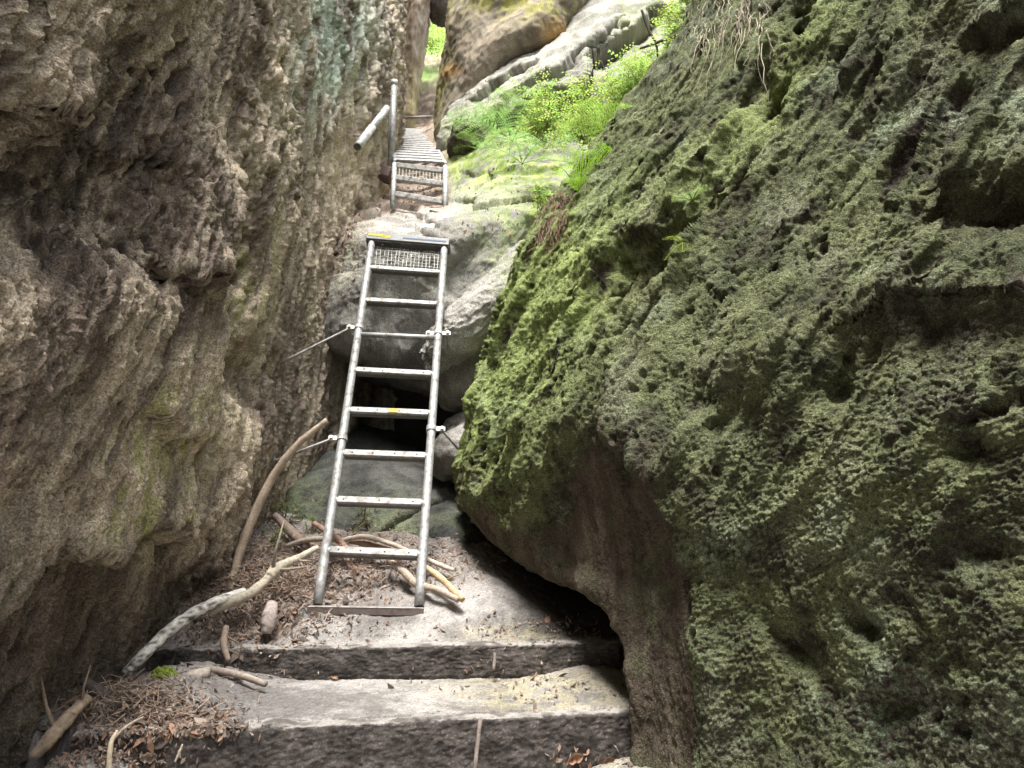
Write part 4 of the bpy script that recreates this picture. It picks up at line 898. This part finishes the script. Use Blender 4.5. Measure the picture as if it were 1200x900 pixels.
# ------------------------------------------------------------------ plants
def leaf_geo(m, q, u, nn, L, wd, col):
    v = np.cross(nn, u); mid = q + u*L*.5
    m.add([q, mid - v*wd + nn*L*.05, q + u*L - nn*L*.12, mid + v*wd + nn*L*.05, mid - nn*L*.03], None, [(0, 1, 4), (1, 2, 4), (2, 3, 4), (3, 0, 4)], col)
def fern(root_p, fronds, label, colbase=(.20, .38, .05), group='ferns on the mossy ledges', cat='fern'):
    r_ = empty('fern', root_p); tag(r_, label, cat, group)
    for (dx, dy, dz, L) in fronds:
        d = unit((dx, dy, dz)); side = unit(np.cross(d, [0, 0, 1.])); n_ = 16; pts = []
        for i in range(n_ + 1):
            t = i/n_; pts.append(np.asarray(root_p) + d*L*t + np.array([0, 0, -1.])*L*.38*t*t)
        pts = np.array(pts); m = MB(); m.tube(pts, np.linspace(.003, .0008, n_ + 1), 4, cap=False, col=tuple(np.array(colbase)*.8))
        for i in range(2, n_ + 1):
            t = i/n_; PL = L*.30*(math.sin(math.pi*min(1, (1.05 - t)*1.1)**.8) if t < .99 else .1)*.95 + .004
            tan = unit(pts[i] - pts[i-1])
            for sg in (-1, 1):
                pd_ = unit(side*sg + tan*.35 + rng.normal(0, .06, 3)); nn = unit(np.cross(pd_, tan)*sg); nn = nn if nn[2] > 0 else -nn
                k_ = 7; w0 = L/n_*.42
                col = np.array(colbase)*rng.uniform(.8, 1.25)
                for j in range(k_):
                    s_ = (j + .2)/k_; base = pts[i] + pd_*PL*s_ - nn*PL*.15*s_*s_
                    for s2 in (-1, 1):
                        u = unit(tan*s2 + pd_*.45); leaf_geo(m, base, u, nn, w0*(1.15 - s_*.8), w0*.34, tuple(col))
                leaf_geo(m, pts[i] + pd_*PL*.85, pd_, nn, PL*.18, w0*.15, tuple(col))
        m.build('frond', M_leaf, r_)
    return r_
def bush(root_p, n_st, h, spread, label, leaf=.012, nl=30, col=(.40, .54, .13), lean=(0, 0, 0), group='bilberry bushes along the rock edge'):
    r_ = empty('bush', root_p); tag(r_, label, 'bush', group); ms = MB(); ml = MB(); root_p = np.asarray(root_p)
    for s_ in range(n_st):
        a = rng.uniform(0, 2*math.pi); tip = root_p + np.array([math.cos(a)*spread*rng.random()**.5, math.sin(a)*spread*rng.random()**.5, h*rng.uniform(.5, 1.1)]) + np.asarray(lean)*h
        b = root_p + np.array([math.cos(a), math.sin(a), 0])*spread*.25; pts = smooth_pts([b, b*.6 + tip*.4 + rng.normal(0, .03, 3), tip], 5)
        ms.tube(pts, np.linspace(.0028, .001, len(pts)), 4, cap=False, col=(.16, .13, .07))
        for k in range(max(3, nl//16)):
            i = rng.integers(2, len(pts)); q0 = pts[i]; td = unit(rng.normal(0, 1, 3)*(1, 1, .35) + (0, 0, .25)); tl = h*rng.uniform(.22, .5)
            tw = np.array([q0 + td*tl*t_ - np.array([0, 0, .12])*tl*t_*t_ for t_ in (0, .35, .7, 1)]); ms.tube(tw, [.0014, .0011, .0008, .0005], 3, cap=False, col=(.20, .17, .07))
            sd_ = unit(np.cross(td, (0, 0, 1.))); cb = np.array(col)*rng.uniform(.6, 1.25)*np.array([rng.uniform(.8, 1.15), 1, 1]); nlf = max(5, int(tl/leaf*1.5))
            for a_ in range(nlf):
                t_ = (a_ + .5)/nlf; q = q0 + td*tl*t_ - np.array([0, 0, .12])*tl*t_*t_; sg = 1 if a_ % 2 else -1
                u = unit(sd_*sg + td*.5 + rng.normal(0, .18, 3)); nn = unit(np.cross(u, np.cross((0, 0, 1.), u)) + rng.normal(0, .2, 3)); leaf_geo(ml, q, u, nn, leaf*rng.uniform(.8, 1.25), leaf*.32, tuple(cb*rng.uniform(.9, 1.1)))
    ms.build('stems', M_root, r_); o = ml.build('leaves', M_leaf, r_); o['kind'] = 'stuff'; return r_
def roots(name, spots, n, L, col, label, spread=6):
    m = MB()
    for k in range(n):
        x, y = spots[rng.integers(len(spots))]; h = hit(x + rng.normal(0, spread), y + rng.normal(0, spread))
        if h is None: continue
        q = h[0] + h[1]*.01; ln = L*rng.uniform(.4, 1.2); d = np.array([rng.normal(-.05, .18), rng.normal(-.1, .15), -1.]); d = unit(d)
        pts = np.array([q + d*ln*t + rng.normal(0, .008, 3)*(t > 0) + h[1]*.02*math.sin(t*3) for t in np.linspace(0, 1, 6)])
        m.tube(smooth_pts(pts, 2), np.linspace(.0022, .0007, 11), 4, cap=False, col=tuple(np.array(col)*rng.uniform(.6, 1.3)))
    o = m.build(name, M_root); tag(o, label, 'roots', kind='stuff')

def plants():
    fs = lambda n, L, bx=0, by=-.3: [(bx + math.cos(a)*.9, by + math.sin(a)*.9, rng.uniform(.35, .9), L*rng.uniform(.75, 1.1)) for a in np.linspace(0, 2*math.pi, n, endpoint=False) + rng.uniform(0, 1)]
    sp = [(600, 165, 6, 0.57, 'spreading fern clump on the ledge under the pale slab', (.24, .42, .12)),
          (565, 175, 4, 0.38, 'small fern at the left end of the mossy ledge', (.26, .42, .1)),
          (640, 175, 5, 0.49, 'fern with arching fronds below the pale slab, right of the spreading clump', (.24, .42, .14))]
    for (x, y, n, L, lab, c) in sp:
        h = hit(x, y); fern(h[0], fs(n, L), lab, c)
    for (x, y, n, L, lab) in ((582, 150, 5, .5, 'pale fern at the foot of the overhanging boulder, nearest the walkway'), (622, 145, 6, .6, 'tall feathery fern just under the ridges of the pale slab'), (612, 192, 5, .45, 'low feathery fern on the open moss slope'), (655, 168, 6, .5, 'pale fern between the mossy slope and the bushes')):
        h = hit(x, y); fern(h[0], fs(n, L), lab, (.30, .46, .16))
    fern(P(712, 172, 4.5), [(-.5, -.5, .9, .42), (-.2, -.6, .9, .36), (.3, -.5, 1., .36), (-.7, -.3, .6, .36), (.5, -.2, .9, .3)], 'feathery fern rising from the mossy rock edge among the bushes', (.32, .48, .10))
    fern(P(757, 118, 4.75), [(-.5, -.5, .9, .40), (-.2, -.6, .9, .34), (.3, -.5, 1., .34), (-.7, -.3, .6, .34)], 'upper feathery fern on the mossy rock edge below the dark twigs', (.34, .50, .12))
    fern(P(680, 232, 3.98), [(.35, -.3, .95, .42), (.65, -.4, .75, .40), (.0, -.5, .75, .36), (-.35, -.5, .6, .28), (.85, -.2, .5, .30), (-.1, -.6, .25, .25), (.2, .1, 1.0, .40)], 'bright green fern hanging over the left edge of the mossy rock', (.26, .46, .035))
    h = hit(812, 235); fern(h[0], fs(5, .10, -.5, -.6), 'tiny pale fern growing on the mossy rock face', (.30, .42, .14))
    h = hit(800, 285); fern(h[0], [(-.6, -.6, .3, .1), (-.2, -.8, -.2, .12), (-.7, -.4, -.4, .09)], 'small yellow green seedling below the tiny fern on the mossy face', (.33, .42, .07), cat='plant')
    for i, (x, y, d, n, hh, s_, lab) in enumerate([(640, 160, 5.3, 24, .32, .24, 'yellow green bilberry bush left of the bright fern'), (690, 165, 4.75, 26, .34, .22, 'largest bilberry bush spreading above the bright fern'),
            (735, 125, 4.8, 26, .30, .20, 'bilberry bush above the largest one on the rock edge'), (772, 90, 5.0, 20, .24, .18, 'bilberry bush beside the dark hole near the top'), (795, 50, 5.1, 18, .28, .16, 'bilberry bush under the level dark twig'),
            (640, 250, 4.45, 8, .16, .10, 'small green bush low on the rock edge above the hanging roots'), (815, 15, 5.05, 12, .2, .14, 'bush touching the top edge of the picture beside the mossy rock')]):
        bush(P(x, y, d), n, hh, s_, lab, nl=190, leaf=.019)
    h = hit(512, 52)
    if h is not None: bush(P(512, 60, 13.5), 26, .7, .45, 'bright green bush seen far up through the gap', leaf=.06, nl=30, group=None)
    for (x, y, n, hh, lab) in ((335, 612, 14, .10, 'small leafy plant between the left wall and the slab'), (320, 635, 10, .08, 'low leafy plant at the wall foot above the debris'), (365, 625, 8, .07, 'tiny plant just left of the ladder rail'),
                               (430, 608, 10, .08, 'tiny bright plant on the slab behind the second rung')):
        h = hit(x, y); bush(h[0], n, hh, hh*.8, lab, leaf=.012, nl=16, col=(.16, .27, .06), group='little plants on the slab behind the ladder')
    roots('root_tangle', [(860, 20), (880, 15), (820, 30), (840, 8), (890, 30), (830, 45)], 170, .30, (.34, .30, .22), 'pale dangling roots at the top edge of the mossy rock', 12)
    roots('root_tangle', [(648, 235), (655, 250), (642, 265), (660, 230)], 150, .20, (.22, .14, .10), 'reddish hanging roots at the left edge of the mossy rock', 6)
    # clump of moss on the lower tread
    q = hit(192, 793); 
    pebble('moss_cushion', q[0] + (0, 0, .0), (.035, .035, .028), 'small round green moss cushion on the lower tread', 'moss', (.20, .26, .04), (.34, .42, .09), seed=8, n=30, amp=.3, freq=6, mat=M_moss)

def rear_sky_blocker():  # unseen rock added behind the camera to cut the sky light
    Xs = np.linspace(-2.2, 3.2, 40); Zs = np.linspace(-.2, 10, 50); Xg, Zg = np.meshgrid(Xs, Zs)
    Pg = np.stack([Xg, -5.2 + 0*Xg + .3*np.sin(Xg*1.3), Zg], -1)
    o = surf_grid('rock_wall', Pg, lambda p, n, px, py: .35*fbm(p*.6, 3, 730), lambda p, n, px, py: .05*ridged(p*2, 2, 732), rock_colour((.13, .11, .085), (.24, .2, .15), None, None, 735), M_rock, flip=True)
    tag(o, 'unseen rock wall added behind the viewpoint to block sky light', 'rock wall')
# ------------------------------------------------------------------ build
rear_sky_blocker()
left_wall()
right_rock()
centre_boulder()
other_rocks()
ground()
z1p = lambda x, y, d: P(x, y, d)
timber(B1L, B1R, .22, .10, 'lower dark timber step edge nearest the camera', [(P(563, 843, 2.30), P(556, 905, 2.20), .0065)])
timber(B2L, B2R, .16, .09, 'upper dark timber step edge in front of the ladder foot', [(P(580, 765, 2.84), P(579, 785, 2.78), .006)])
ladder(); upper_walkway(); rails_and_posts()
bpy.context.view_layer.update()
DG = bpy.context.evaluated_depsgraph_get()
litter(); plants(); sticks()
